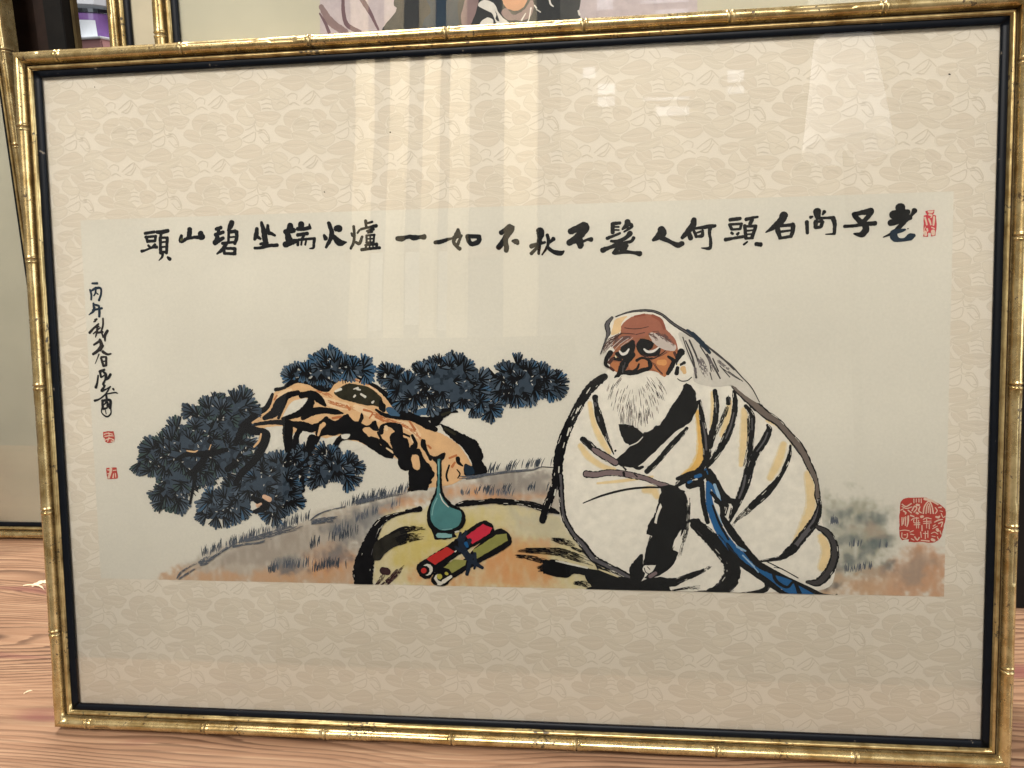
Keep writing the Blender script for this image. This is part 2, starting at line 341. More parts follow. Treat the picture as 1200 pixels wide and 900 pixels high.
PRINT = [
 ('written_character', None, [
  ('s','ink',[88.4,138.8,2.83,97.6,137.7,2.82]),
  ('s','ink',[88.7,142.2,2.57,99,141.5,2.31]),
  ('s','ink',[89.5,141.7,2.83,90.6,146.2,3.09]),
  ('s','ink',[90.7,145.9,2.83,97.7,145.7,2.83]),
  ('s','ink',[98.7,141.4,2.82,97.6,145.9,2.57]),
  ('s','ink',[91,149.5,2.32,92.5,151,2.58]),
  ('s','ink',[97.5,148.9,2.83,95.4,150.7,2.57]),
  ('s','ink',[84.5,154.4,3.1,88.6,153.5,2.06,94.7,151.4,2.57,99,151.2,3.34]),
  ('s','ink',[99.7,138,3.34,104.5,138.1,3.84,110.4,137.1,3.58]),
  ('s','ink',[103.6,139.6,3.08,103.2,142.6,2.57]),
  ('s','ink',[102.6,143.1,3.08,102.4,156.6,3.34]),
  ('s','ink',[109.4,143.2,3.07,107.8,156.7,3.08]),
  ('s','ink',[102.6,143.1,2.31,109.4,143.2,2.31]),
  ('s','ink',[102.9,147.1,1.93,108.3,146.7,1.92]),
  ('s','ink',[102.7,151.3,1.93,108.1,151,1.92]),
  ('s','ink',[102.5,155.6,2.57,108.4,155.7,2.57]),
  ('s','ink',[104.3,157.1,2.83,103.5,160.1,2.32,100.4,163,1.03]),
  ('s','ink',[108.7,160.4,2.31,110.9,162.1,3.6]),
 ]),
 ('written_character', None, [
  ('s','ink',[122.7,141.8,3.06,121.8,146.4,4.34,125.5,145.7,3.06,128.2,143.8,2.81]),
  ('s','ink',[130.7,136.4,4.84,129.8,143.3,4.84]),
  ('s','ink',[125.5,144.9,2.55,136.2,143.5,3.05,140.9,144.1,4.58]),
  ('s','ink',[140.6,140.3,5.59,142,143.7,5.85]),
  ('s','olive',[122,145.8,2.04,123.6,144.6,1.79]),
 ]),
 ('written_character', None, [
  ('s','ink',[155,137.1,3.04,159.8,135.8,3.54]),
  ('s','ink',[157.7,136.7,3.29,156.9,141.6,3.29]),
  ('s','ink',[154.3,142,3.8,161.7,139.8,3.29]),
  ('s','ink',[156.3,143.6,3.8,154.2,148.5,4.82]),
  ('s','ink',[153.4,148.9,5.07,161.5,144.9,3.29]),
  ('s','ink',[170,131.6,5.04,168.2,135.5,4.79,166,138.7,2.02]),
  ('s','ink',[166.8,139.9,2.78,166,149,2.53]),
  ('s','ink',[167.5,139.9,3.03,172.8,139.3,3.53]),
  ('s','ink',[174,139.9,3.78,173.8,145.1,3.53,171.8,150.1,3.28]),
  ('s','ink',[167.6,144.4,1.77,172.6,144.2,1.77]),
  ('s','ink',[160.2,149.6,2.79,167.6,149,2.53,172.3,148.8,2.27]),
  ('s','ink',[164.4,149.5,3.29,160,155.1,3.55,155,158.6,1.78]),
  ('s','ink',[161.6,154.4,3.04,161.9,158.6,2.79]),
  ('s','ink',[162.1,153.9,2.53,171.6,154.4,3.03]),
  ('s','ink',[171.8,154.4,3.29,171.4,158.9,3.29]),
  ('s','ink',[161.9,158.4,2.54,171.9,158.9,3.04]),
 ]),
 ('written_character', None, [
  ('s','ink',[192.7,137.7,3.51,191.9,143.1,4.77,190.2,147,2.76]),
  ('s','ink',[193.4,145.1,3.26,195.7,146.7,2.26]),
  ('s','ink',[197.1,132.4,2.75,198.8,139.9,4.76,199.9,147.8,5.52,200.4,152.7,3.26]),
  ('s','ink',[202.7,135.1,2.75,202.9,141,4.01,206,142.5,3,209,144.1,2.25]),
  ('s','ink',[195.2,151.1,2.51,201.5,150.3,3.76]),
  ('s','ink',[189.9,154.4,2.77,194.6,154.5,2.77,203,152.8,3.26,210.8,152.5,3.25]),
 ]),
 ('written_character', None, [
  ('s','ink',[223.1,135.7,5.48,222.6,140.1,6.48]),
  ('s','ink',[218.2,141.2,4.49,226.2,140.1,4.73]),
  ('s','ink',[220.1,142.9,4.99,222,149.4,6.74]),
  ('s','ink',[217.7,152.2,5.5,224.8,150,5.24,229,149.1,3.24]),
  ('s','ink',[233.1,134.8,5.71,232.5,138.7,5.71]),
  ('s','ink',[229.4,139,3.48,235.5,139.2,3.48,240.2,138.3,3.47]),
  ('s','ink',[240.3,135.2,1.49,240.7,138.6,3.47]),
  ('s','ink',[229.2,144.3,3.23,238.5,143.2,3.23]),
  ('s','ink',[235.3,144.6,2.48,233.2,147.5,2.49]),
  ('s','ink',[230,148.4,2.49,244.9,147.6,2.48]),
  ('s','ink',[229.5,149.1,2.49,229.3,153,2.74]),
  ('s','ink',[233.1,148.7,1.87,232.4,152.8,1.99]),
  ('s','ink',[237.2,148.3,1.86,236,152.9,1.99]),
  ('s','ink',[244.4,147.8,3.22,243.7,152.9,2.73,243.1,155.8,2.24,239.8,156.2,1.24]),
 ]),
 ('written_character', None, [
  ('s','ink',[253.2,145.1,2.47,254.6,148.1,4.21]),
  ('s','ink',[264.3,139.8,5.67,267.4,139.9,6.16]),
  ('s','ink',[257.7,134.8,3.45,260,141.6,4.2,259.3,147.5,4.2,254.6,155.6,2.48]),
  ('s','ink',[261.4,145.8,3.46,265.8,151.1,5.92,268.8,152.1,5.18,273,151.7,1.48]),
 ]),
 ('written_character', None, [
  ('s','ink',[279.9,138.3,2.7,280.2,145.1,2.7,279.4,151.9,2.71,276.7,157.2,2.46]),
  ('s','ink',[277.7,144.1,1.97,278.6,146.5,2.21]),
  ('s','ink',[285.1,141.6,1.96,283,144.1,1.96]),
  ('s','ink',[287.2,147.3,2.45,284.5,153,3.2,281,151.8,2.46]),
  ('s','ink',[290.6,133.8,2.94,291,139.1,2.45]),
  ('s','ink',[291.1,136.2,1.96,296.6,135,2.2]),
  ('s','ink',[286.4,140.9,2.45,292.5,139.7,2.2,300,138.4,3.42]),
  ('s','ink',[291.4,142.7,1.96,297.4,141.2,2.93]),
  ('s','ink',[292.3,144.3,1.71,296.4,143.5,1.71]),
  ('s','ink',[290.7,146.4,1.84,298.3,146.1,2.08]),
  ('s','ink',[291,146.4,2.08,291,152.7,2.09]),
  ('s','ink',[297.8,146.4,2.08,297.1,152.4,2.08]),
  ('s','ink',[294.3,146.5,1.59,294.1,152.8,1.59]),
  ('s','ink',[291.1,149.3,1.47,297.4,149.3,1.47]),
  ('s','ink',[290.5,152.4,2.09,297.1,152.4,1.84]),
  ('s','ink',[290.5,154.6,2.09,289.9,158,2.46]),
  ('s','ink',[289.5,154.6,1.84,300.1,153.9,2.69]),
  ('s','ink',[293.5,154.7,1.59,293.4,157.6,1.6]),
  ('s','ink',[296.5,154.5,1.59,296.4,157.4,1.59]),
  ('s','ink',[300.1,153.9,2.45,299.5,156.8,2.45]),
  ('s','ink',[286.3,158.4,3.2,291.9,157.9,2.7,302.5,157.2,2.69]),
 ]),
 ('written_character', None, [
  ('s','ink',[318,149.8,4.14,321.7,150,5.11,326.3,148.9,3.4,329.3,148.5,3.89,332.7,149.5,5.1,337.2,149.2,3.64,341.7,149,5.09]),
 ]),
 ('written_character', None, [
  ('s','ink',[350.9,154.1,3.39,355.9,153.5,3.62,361.9,151.8,2.89,366.8,150.7,1.68]),
  ('s','ink',[371.1,143.7,2.88,370.6,147.7,6.01,368.4,150.5,4.09,367.1,154.3,3.13,369.6,157.8,3.13,372.3,160,3.61]),
  ('s','ink',[373.9,148.8,2.4,372.1,152.5,2.64,370.6,156.3,2.89]),
  ('s','ink',[367,149.9,2.41,374.2,148.8,2.16]),
  ('s','ink',[379.1,149.4,4.08,380.5,154.2,4.32,382.4,156.2,4.08]),
  ('s','ink',[379.1,149.5,3.6,389.4,150.2,3.83]),
  ('s','ink',[389.2,150.2,3.59,388.3,154.4,4.55,382.9,156.5,3.84]),
 ]),
 ('written_character', None, [
  ('s','ink',[407.7,147.4,4.29,412.8,145.1,5.23,416.2,143.8,7.12,413.2,149.4,5.47,409.7,154.5,5,405.5,159.7,5.01]),
  ('s','ink',[410.7,152.7,5.24,412.1,158.4,4.53,412,162.7,4.05]),
  ('s','ink',[412.5,160.8,2.38,414,158.9,1.43]),
  ('s','ink',[417.5,154.6,2.38,420.8,155.3,5.23,421.8,156.8,3.33]),
 ]),
 ('written_character', None, [
  ('s','ink',[440.7,146.7,6.85,441.1,149.9,6.14,440.1,156.3,4.26,439.5,165.8,2.61]),
  ('s','ink',[433.3,159.5,4.27,439.1,157.7,3.31,444.9,156.5,2.36]),
  ('s','ink',[438.9,159.9,2.6,433.2,165.6,3.32]),
  ('s','ink',[446.9,150.4,3.07,447.8,154.7,3.07,446.7,160.3,2.6,442.3,166.8,1.42]),
  ('s','ink',[452.1,153.8,4.01,449.2,156.6,2.36]),
  ('s','ink',[446.7,160.3,2.83,451.5,164.2,3.54,458.1,165.8,4.48,460.6,164.3,1.88]),
 ]),
 ('written_character', None, [
  ('s','ink',[466.2,148.1,5.16,472.2,145.9,6.09,478.4,144.2,7.71,476.4,148.9,7.02,470.7,154.3,6.33,465.1,157.5,5.41]),
  ('s','ink',[473.1,153.5,5.86,474.4,158.7,6.1,474.4,160.9,4.69]),
  ('s','ink',[476.3,156.9,2.34,480.6,155.1,2.11]),
  ('s','ink',[480.6,155.1,2.34,483.7,155.2,4.21]),
 ]),
 ('written_character', None, [
  ('s','ink',[501.5,142.9,3.72,501.4,150.1,3.49]),
  ('s','ink',[502,142.6,3.02,507.6,142.3,2.78]),
  ('s','ink',[502.9,145.4,1.63,506.6,145.5,1.62]),
  ('s','ink',[502.8,147.9,1.63,506.6,148.1,1.62]),
  ('s','ink',[496.7,154.6,3.03,501.9,152.9,2.56,507.5,150.7,2.09]),
  ('s','ink',[513.7,141.4,5.09,513.2,144.1,4.86,509.4,147.5,1.86]),
  ('s','ink',[515.5,143.5,3.24,517.4,145.4,2.78,510.8,149.7,1.62]),
  ('s','ink',[515.9,150.9,4.63,512.2,154.6,3.48,505.6,157.2,3.02,500,157,2.33]),
  ('s','ink',[518.7,154.8,3.24,516.8,157.5,2.78,511.2,158.8,2.79]),
  ('s','ink',[492.8,164.4,4.67,499,162.2,3.5,507.5,159.6,4.88,513.1,161.3,3.48]),
  ('s','ink',[506.5,157.2,3.49,505.6,162.8,4.19,501.8,166.9,2.8]),
  ('s','ink',[510.7,160.1,3.25,508.8,164.6,5.12,512.1,163,3.49]),
  ('s','ink',[502.7,167.4,2.33,511.2,166.2,3.26,517.7,166.9,2.79,523.8,168,4.64]),
 ]),
 ('written_character', None, [
  ('s','ink',[541.1,148.4,6.21,542,151.2,8.05,538.7,154.4,5.76,534.6,157.1,2.77]),
  ('s','ink',[541.5,155.4,4.61,545.7,157.4,3.91,550.3,159.8,3.45,554.5,161.8,4.83,558.4,160.5,4.13]),
 ]),
 ('written_character', None, [
  ('s','ink',[567.8,141.3,4.34,566.9,145.9,5.25,563.2,150.4,4.81,558.2,155.9,3.21]),
  ('s','ink',[563.2,150.4,3.89,564.2,154.2,4.12,565.1,156.5,4.35]),
  ('s','ink',[567.4,148.7,2.29,574.3,148,2.97,580.7,147.3,3.64,584.8,146.9,2.73]),
  ('s','ink',[567.4,150.1,2.29,569.7,155.3,2.97]),
  ('s','ink',[569.2,152.5,1.49,573.3,151.2,2.05]),
  ('s','ink',[574.7,150.3,2.28,574.3,154.5,3.43,570.6,155.3,2.06]),
  ('s','ink',[580.7,148.6,3.42,580.2,152.8,2.73,581.1,158.4,2.51,580.7,164.6,3.2,576.1,164.9,1.83,573.8,164.6,0.92]),
 ]),
 ('written_character', None, [
  ('s','ink',[596.6,142.5,3.17,604.8,141.6,2.94]),
  ('s','ink',[596.3,146.2,2.72,598,150.1,2.72]),
  ('s','ink',[596.6,146.2,2.27,606.1,145.9,2.26]),
  ('s','ink',[605.7,146.2,2.49,604.8,150.1,2.26]),
  ('s','ink',[598,150.3,2.04,604.8,150.1,2.04]),
  ('s','ink',[597.8,153,2.5,598.9,153.8,2.27]),
  ('s','ink',[603.6,153.2,2.04,602.5,154.3,2.72]),
  ('s','ink',[593,158.4,3.41,598.9,157.5,2.5,607.1,156.3,2.72]),
  ('s','ink',[609.3,142.6,3.16,614.2,141.4,2.48,618.7,140.8,1.8]),
  ('s','ink',[614.2,142.8,3.38,612.5,146.4,3.16]),
  ('s','ink',[608.4,147.4,2.94,609.3,157.8,2.94]),
  ('s','ink',[608.9,148.1,2.03,617.4,148.1,2.71]),
  ('s','ink',[617,148.8,2.93,614.3,157,3.16]),
  ('s','ink',[609.8,151.8,1.81,615.2,151.3,1.58]),
  ('s','ink',[609.8,154.6,1.58,614.8,154.4,1.58]),
  ('s','ink',[609.8,157.8,2.26,614.8,157.7,2.26]),
  ('s','ink',[610.5,160.6,1.58,607.6,162.8,1.81]),
  ('s','ink',[617.5,162.6,3.62,621.1,163.1,4.07]),
 ]),
 ('written_character', None, [
  ('s','ink',[639.4,139.9,6.72,637.2,144.4,6.28,632.3,148.8,4.94,625.1,153.4,1.13]),
  ('s','ink',[634.1,149.8,4.49,635.5,155.3,3.82,636.4,158.5,2.7]),
  ('s','ink',[636.3,148.5,2.69,642.1,148.2,2.69,646.6,147.9,3.8]),
  ('s','ink',[646.6,148.8,4.03,646.2,153.3,3.58,644.9,157.4,2.92]),
  ('s','ink',[636.8,153.2,2.25,644.9,152.4,1.79]),
  ('s','ink',[635.9,158.5,2.47,645.3,157.1,2.69]),
 ]),
 ('written_character', None, [
  ('s','ink',[665.2,137.7,6.45,665.7,142.1,4.89]),
  ('s','ink',[670.9,138.2,3.11,669.6,140.4,2]),
  ('s','ink',[660.1,142.4,2.9,661.7,141.9,1.78]),
  ('s','ink',[665.2,143.4,2.67,671.4,143.3,2.22,677.6,143.2,2.66]),
  ('s','ink',[657.3,145.9,3.35,657.8,155,2.68]),
  ('s','ink',[664.4,145.8,3.78,664,150.6,3.12]),
  ('s','ink',[664.4,146.1,2,669.3,145.8,2.67]),
  ('s','ink',[669.7,146.3,2.89,668.4,149.9,3.12]),
  ('s','ink',[664,150.9,2.45,668,150.3,2.67]),
  ('s','ink',[677.6,143.3,3.77,679,148.4,3.33,678.8,155.6,2.67]),
  ('s','ink',[679.1,156.1,2,672,156.3,0.89]),
 ]),
 ('written_character', None, [
  ('s','ink',[693.4,141.1,3.53,699.6,140,3.97,707,138.9,5.5]),
  ('s','ink',[694.3,142.1,3.97,697.5,145.8,4.41,702.3,150,5.07,703.1,153.6,5.3,699.6,157.3,4.86,694.1,156.5,1.55]),
  ('s','ink',[707,139.8,4.62,703.6,144.6,3.74,701,147.2,3.75]),
  ('s','ink',[686.5,150.4,2.66,693.6,150.2,2.65,702.3,149.1,3.09,710.2,148.6,3.96]),
 ]),
 ('written_character', None, [
  ('s','ink',[729.1,136.6,7.86,729.6,140.9,7.21]),
  ('s','ink',[723.6,142.5,6.79,728.3,141.3,5.9,735.2,140.6,4.37]),
  ('s','ink',[724.5,142.7,4.38,734.4,143,4.8]),
  ('s','ink',[721.7,148.8,5.05,727.6,147.1,5.47,737.1,145.2,3.49]),
  ('s','ink',[740,139.5,4.58,737.9,143,2.62,733.6,146.9,3.5,727.7,153.4,3.95]),
  ('s','ink',[728.5,152.6,3.72,723.4,156.9,2.85,716.5,159.9,0.88]),
  ('s','ink',[735.1,153.8,0.98,735.5,153.7,0.98]),
  ('s','inkblue',[725.1,155.6,4.39,724.8,160.1,6.15,727.8,162.4,3.73]),
  ('s','inkblue',[723.4,156.5,3.95,728.6,155.4,3.73,733.3,154.3,1.53]),
  ('s','inkblue',[725.2,161.9,3.95,732.2,162.4,2.85,737.3,160.2,5.69,739.9,159.2,3.28]),
 ]),
 ('written_character', None, [
  ('s','inkblue',[35.6,181.9,1.77,40.6,181.9,2.36]),
  ('s','inkblue',[33.2,187.5,1.97,34.2,191.7,2.17,33.9,196.4,1.97]),
  ('s','inkblue',[33.6,189,1.58,38.7,186.4,2.56,43.6,186.5,2.16,43.5,191.9,2.16,41.3,197.2,2.36]),
  ('s','inkblue',[38.7,185.7,2.16,38.4,190.2,1.77,36.6,192.9,1.38]),
  ('s','inkblue',[38.8,190.2,1.18,40.8,191.8,1.38]),
 ]),
 ('written_character', None, [
  ('s','inkblue',[35.8,199.8,2.17,35.6,203.2,1.97]),
  ('s','inkblue',[36.1,200.9,1.97,40.2,201.8,2.17]),
  ('s','inkblue',[34.6,205.9,1.98,43.8,204.3,2.17]),
  ('s','inkblue',[41,202.2,2.17,41.1,207.2,2.57,40.7,211.8,2.37]),
  ('s','inkblue',[36.4,203.2,2.57,35.4,206.7,2.57,30.8,210,0.99]),
 ]),
 ('written_character', None, [
  ('s','inkbrown',[36.5,214.8,2.37,38.2,214,1.98]),
  ('s','inkbrown',[36.9,215.9,1.38,35.2,216.3,1.39]),
  ('s','inkbrown',[30.4,226.2,2.58,34.4,222.4,1.98,39.6,218.3,1.78]),
  ('s','inkbrown',[35.3,221.7,1.58,39.9,220.6,1.38]),
  ('s','inkbrown',[34.1,227.1,1.39,38.5,223.6,1.39,41.1,221.8,1.38]),
  ('s','inkbrown',[38.7,219.4,1.98,37.5,225.6,2.18,36,230.2,1.19]),
  ('s','inkbrown',[44.2,213.4,1.78,43.8,219.5,1.98,41.6,225.6,1.78]),
  ('s','inkbrown',[38.3,226.3,1.98,43.3,225.6,1.98]),
  ('s','inkbrown',[47.9,224.6,2.77,45.2,228.8,2.77,44.9,233.8,1.58]),
  ('s','inkbrown',[42.1,225.6,1.78,43.4,230.3,1.98]),
 ]),
 ('written_character', None, [
  ('s','inkbrown',[33.9,237.1,1.99,39.1,234.1,2.38,40,232.2,1.98]),
  ('s','inkbrown',[40,232.5,2.58,41.3,238,3.97,37.3,242.6,2.98,32.6,245.6,2.59]),
  ('s','inkbrown',[42.7,238,2.58,39.4,241.8,3.37]),
  ('s','inkbrown',[42.2,243.4,2.98,46.2,245.8,2.38,50,245.4,1.58]),
  ('s','inkbrown',[38.4,245.7,1.39,34.1,254.5,0.6]),
  ('s','inkbrown',[40.2,249.2,2.38,41.9,255.8,2.58]),
  ('s','inkbrown',[45.2,248.5,2.38,44.8,255.8,2.38]),
  ('s','inkbrown',[40.3,248.4,1.99,45.3,248.1,1.79]),
  ('s','inkbrown',[42.1,252.3,1.39,44.6,251.9,1.39]),
  ('s','inkbrown',[41.9,256.2,2.58,44.8,255.8,2.19]),
 ]),
 ('written_character', None, [
  ('s','ink',[38.2,261.6,2.99,42.9,259.7,2.19]),
  ('s','ink',[38.3,261.2,2.39,39.2,266.6,2.19]),
  ('s','ink',[39.6,266.6,1.59,43.5,264.3,1.39]),
  ('s','ink',[41.6,261.6,1.99,43.9,264.3,2.98,43.2,269,2.19]),
  ('s','ink',[48.5,264,2.58,45.7,267.8,2.39,43.2,268.6,1.99]),
  ('s','ink',[36.4,265,1.79,35.2,271.3,2,33.5,275.9,3]),
  ('s','ink',[42.8,269,1.79,40.9,273.2,2.59,42.4,274.4,1.99]),
  ('s','ink',[42,274.8,1.99,38.8,279.1,2.4,43.5,277.5,1.4,47.8,275.2,1.39]),
 ]),
 ('written_character', None, [
  ('s','ink',[50.2,277.2,2.19,50.9,278.2,1.79]),
  ('s','ink',[47.3,275.6,1.39,42.4,282.2,1.6,36.3,286.5,1.6,31.6,288,2.4]),
  ('s','ink',[42.4,282.2,1.2,51.6,280.7,1.59,54.5,281.4,0.99]),
  ('s','ink',[43.2,283,2,43.4,286.1,2.4]),
  ('s','ink',[39.2,287.7,2.4,39.1,295.5,2.6]),
  ('s','ink',[39.1,288.1,2.4,46.6,287.7,2.79,46.2,294.7,3]),
  ('s','ink',[40.6,291.6,1.4,43.6,289.2,2,44.2,293.2,3]),
  ('s','ink',[39.9,295.5,2.4,43.3,294.7,1.8]),
  ('s','ink',[38.3,294.7,1.4,37.7,298.6,1.2,40.4,301.7,1.6,43.7,302.5,1.8,46.8,299.4,1.4,46.7,293.2,1.4]),
  ('s','ink',[41.5,296.3,1,42.1,300.2,1]),
 ]),
 ('red_seal', 'small red square seal under the signature column', [
  ('q','seal',[38,316.5,42.6,316,48.5,316.2,49.1,320.4,48.4,325.7,42.3,327.1,39.6,326,38.1,321.8]),
  ('s','sealpale',[38.9,318.8,1.05,42.5,317.8,0.84,47.3,318.8,0.94]),
  ('s','sealpale',[39.5,320.8,0.94,44.4,320.1,1.05,48.2,320.4,0.84]),
  ('s','sealpale',[40.7,323.7,1.05,45,322.7,0.84,48,324,1.25]),
  ('s','sealpale',[42,325.4,0.84,43.6,321.8,0.94]),
  ('s','sealpale',[43.5,317.5,0.84,44.1,320.1,0.84]),
  ('s','sealpale',[38.4,322.1,0.94,39.7,324.4,1.26]),
  ('s','sealpale',[45.5,325.2,1.25,48.3,325.2,1.04]),
 ]),
 ('red_seal', 'lower small red square seal with one pale vertical stroke', [
  ('q','seal',[39.2,350,49.3,349.4,50.1,359.5,39.9,360.4,39.1,356.6]),
  ('s','sealpale',[43.7,350.7,2.73,43.1,354,2.31,41.1,358.9,2.31]),
  ('s','sealpale',[40.5,351.7,1.05,42.2,351.8,1.05]),
  ('s','sealpale',[45.7,352.3,0.84,49.2,351.8,0.84]),
  ('s','sealpale',[46.2,355.3,0.95,45.3,358.9,1.26]),
  ('s','sealpale',[47.9,354.9,0.84,48.1,358.5,0.95]),
  ('s','sealpale',[40.2,355.3,0.84,42,354.9,0.84]),
 ]),
 ('red_seal', 'tall pink-red figure-shaped seal at the head of the line of writing', [
  ('q','sealpink',[748,140.3,751.1,139.7,755.1,139.7,754.7,142.2,753.7,143.3,756.5,143.9,756.8,150.6,756.3,159.6,752.8,160.4,752.6,157.5,750.8,157.5,750.5,160.3,747,160,747,154,747,143.9,749.5,143.2,748.2,141.3]),
  ('s','sealpale',[750.6,140.7,1.53,753,141.3,1.83,754,140.5,1.02]),
  ('s','sealpale',[751.1,143,1.53,753.1,143.8,1.53]),
  ('s','sealpale',[747.9,145.3,1.53,749,148.7,1.33,749.5,151,1.33]),
  ('s','sealpale',[750.9,146.4,1.22,751.9,148.8,1.33,752.6,151.1,1.12]),
  ('s','sealpale',[754.9,145.2,1.73,754.8,148.9,1.73,754.5,151.5,1.33]),
  ('s','sealpale',[753.1,144.4,1.02,752.5,145.4,0.92]),
  ('s','sealpale',[748.3,156.7,2.56,748.9,159.1,2.35]),
  ('s','sealpale',[754.3,156.2,3.06,754.5,158.6,2.55]),
  ('s','sealpale',[749.7,154.1,1.33,750.3,156.1,1.02]),
  ('s','sealpale',[753.3,153.2,1.02,755.2,154.2,1.02]),
  ('s','sealpale',[748.4,152.7,0.61,747.5,155.4,0.72]),
 ]),
 ('red_seal', 'large red carved square seal with clipped upper corner', [
  ('q','seal',[737.6,371.6,742.5,371.2,747.6,371.3,753.8,371,755.9,372.3,760.1,374,765,376.9,768.7,380.2,769.5,383.5,768.6,389,767.5,396.2,766.1,403.4,763.9,406.4,760.8,408.1,756.7,408.5,749.4,408,744.7,408.4,740.6,407.9,740.4,405.7,737.9,406.3,735.1,406.9,733.3,403.8,733.1,396.6,733,387.8,733.2,379.5,733.5,375,735.2,372.5]),
  ('s','sealpale',[752.3,372.1,2.15,758,373.7,1.81,762.7,376.7,1.32]),
  ('s','sealpale',[734.8,376.7,1,738,378.6,1,742.1,376.1,0.99]),
  ('s','sealpale',[734.8,378.6,0.83,738.5,380.2,0.83,742.6,378.8,0.83]),
  ('s','sealpale',[735.9,382.2,1,738.1,383.8,1.16,737.6,384.9,1]),
  ('s','sealpale',[739.6,381.6,1,742.2,383.8,1]),
  ('s','sealpale',[733.9,381.7,0.75,735.9,380.5,0.75]),
  ('s','sealpale',[744,372.2,0.74,744.1,375.5,0.74]),
  ('s','sealpale',[745.9,372.2,0.74,745.9,374.9,0.74]),
  ('s','sealpale',[747.9,372.1,0.74,748,374.9,0.74]),
  ('s','sealpale',[749.7,372.1,0.74,749.8,375.4,0.74]),
  ('s','sealpale',[742.7,382.1,0.99,744.7,378.2,1.16,746.5,379.9,0.99,744.3,383.2,0.99]),
  ('s','sealpale',[746.2,377.1,1.82,748,377.4,1.82]),
  ('s','sealpale',[748.8,378.7,0.99,747.9,382.1,1.16,750,383.7,0.99]),
  ('s','sealpale',[746.3,383.7,1.82,747.4,384.3,1.66]),
  ('s','sealpale',[751.5,384.2,1.16,752.4,378.2,0.99,755.7,374,1.15,758.1,378.1,0.99,759.3,384.1,1.16]),
  ('s','sealpale',[753.6,384.2,0.99,754.2,378.1,0.83,755.7,375.9,0.83,756.6,378.7,0.83,757.2,384.2,0.99]),
  ('s','sealpale',[755.4,383.6,0.74,755.4,378.1,0.74]),
  ('s','sealpale',[760.7,379.2,0.82,762.3,381.9,0.82,760.8,384.1,0.83]),
  ('s','sealpale',[763.3,379.1,0.99,765.3,378.9,1.32]),
  ('s','sealpale',[761.4,386.9,1.32,763.4,387.4,1.98,764.4,386.3,0.99]),
  ('s','sealpale',[765.4,384.1,0.74,767,387.4,0.74,768.6,386.2,0.74]),
  ('s','sealpale',[760.4,391.3,0.99,763.5,389.6,1.16,766.6,389,0.82]),
  ('s','sealpale',[763.6,392.4,0.99,766.6,391.2,0.99,765.7,395.1,0.83]),
  ('s','sealpale',[735,387.7,0.75,735.1,394.4,0.75]),
  ('s','sealpale',[736.6,387.7,0.83,735.9,393.3,0.83]),
  ('s','sealpale',[737.9,387.1,0.83,737.7,394.4,0.83]),
  ('s','sealpale',[739.9,386.6,1.49,739.8,391.6,1.33,739,395.4,0.75]),
  ('s','sealpale',[741.7,386,1.33,744.3,386.8,1]),
  ('s','sealpale',[742.3,389.9,0.75,744.4,388.2,0.75,748,388.1,0.75]),
  ('s','sealpale',[744.4,389.3,0.75,744.4,392,0.75,749.1,392,0.75]),
  ('s','sealpale',[744.5,393.7,0.75,749.1,393.4,0.75]),
  ('s','sealpale',[746.4,387.6,0.75,746.6,396.4,0.75]),
  ('s','sealpale',[748,389.8,0.66,748.1,396.4,0.66]),
  ('s','sealpale',[750,387,2.15,751.3,386.7,1.82]),
  ('s','sealpale',[751.6,389.2,0.75,754.2,387.8,0.74,757.8,388.6,0.74]),
  ('s','sealpale',[751.7,390.9,0.66,757.8,390.5,0.66]),
  ('s','sealpale',[751.9,392.5,0.75,757.9,391.9,0.74]),
  ('s','sealpale',[754.2,388.6,0.66,754.4,396.3,0.66]),
  ('s','sealpale',[756.3,393,0.74,756.4,396.9,0.75]),
  ('s','sealpale',[750.7,394.2,0.83,750.8,398.6,0.83]),
  ('s','sealpale',[759.5,394.6,0.99,761,393.5,0.83]),
  ('s','sealpale',[759,396.8,0.74,762.6,394.6,0.74]),
  ('s','sealpale',[762.6,397.3,2.48,763.2,398.4,2.15]),
  ('s','sealpale',[764.7,398.4,0.74,765.8,401.2,0.74]),
  ('s','sealpale',[733.6,398.8,0.75,737.3,398.2,0.67,740.9,398.7,0.75]),
  ('s','sealpale',[735.2,400.5,0.75,735.3,404.4,0.75,737.9,405.4,0.75,739.5,403.8,0.75,739.4,401,0.75]),
  ('s','sealpale',[736.8,402.1,0.67,738.4,402.1,0.67]),
  ('s','sealpale',[741.5,399.8,0.75,744,398.7,0.75]),
  ('s','sealpale',[742,401.5,0.75,744.6,402,0.75]),
  ('s','sealpale',[745.2,403.7,1,747.3,406.4,1.16,748.8,404.2,1]),
  ('s','sealpale',[742.6,405.4,0.75,744.7,406.5,0.75]),
  ('s','sealpale',[749.8,399.7,0.75,750.4,404.2,0.75]),
  ('s','sealpale',[751.9,400.8,0.75,755.5,400.8,0.75]),
  ('s','sealpale',[753.4,399.1,0.66,753.5,405.2,0.66]),
  ('s','sealpale',[755.4,398.5,0.66,755.5,404.1,0.66]),
  ('s','sealpale',[750.4,406.6,1,756.6,407.1,1]),
  ('s','sealpale',[758.7,405.7,2.15,760.5,406.5,2.15]),
  ('s','sealpale',[758.1,400.7,0.75,760.6,399.6,0.74,763.2,401.2,0.74]),
  ('s','sealpale',[758.6,402.9,0.66,761.2,403.4,0.66]),
  ('s','sealpale',[762.8,403.4,0.74,763.8,405.6,0.74]),
  ('s','sealpale',[764.4,381.9,0.66,766.4,382.4,0.66]),
 ]),
 ('painted_pine_tree', 'gnarled pine with dark blue needles printed on the sheet', [
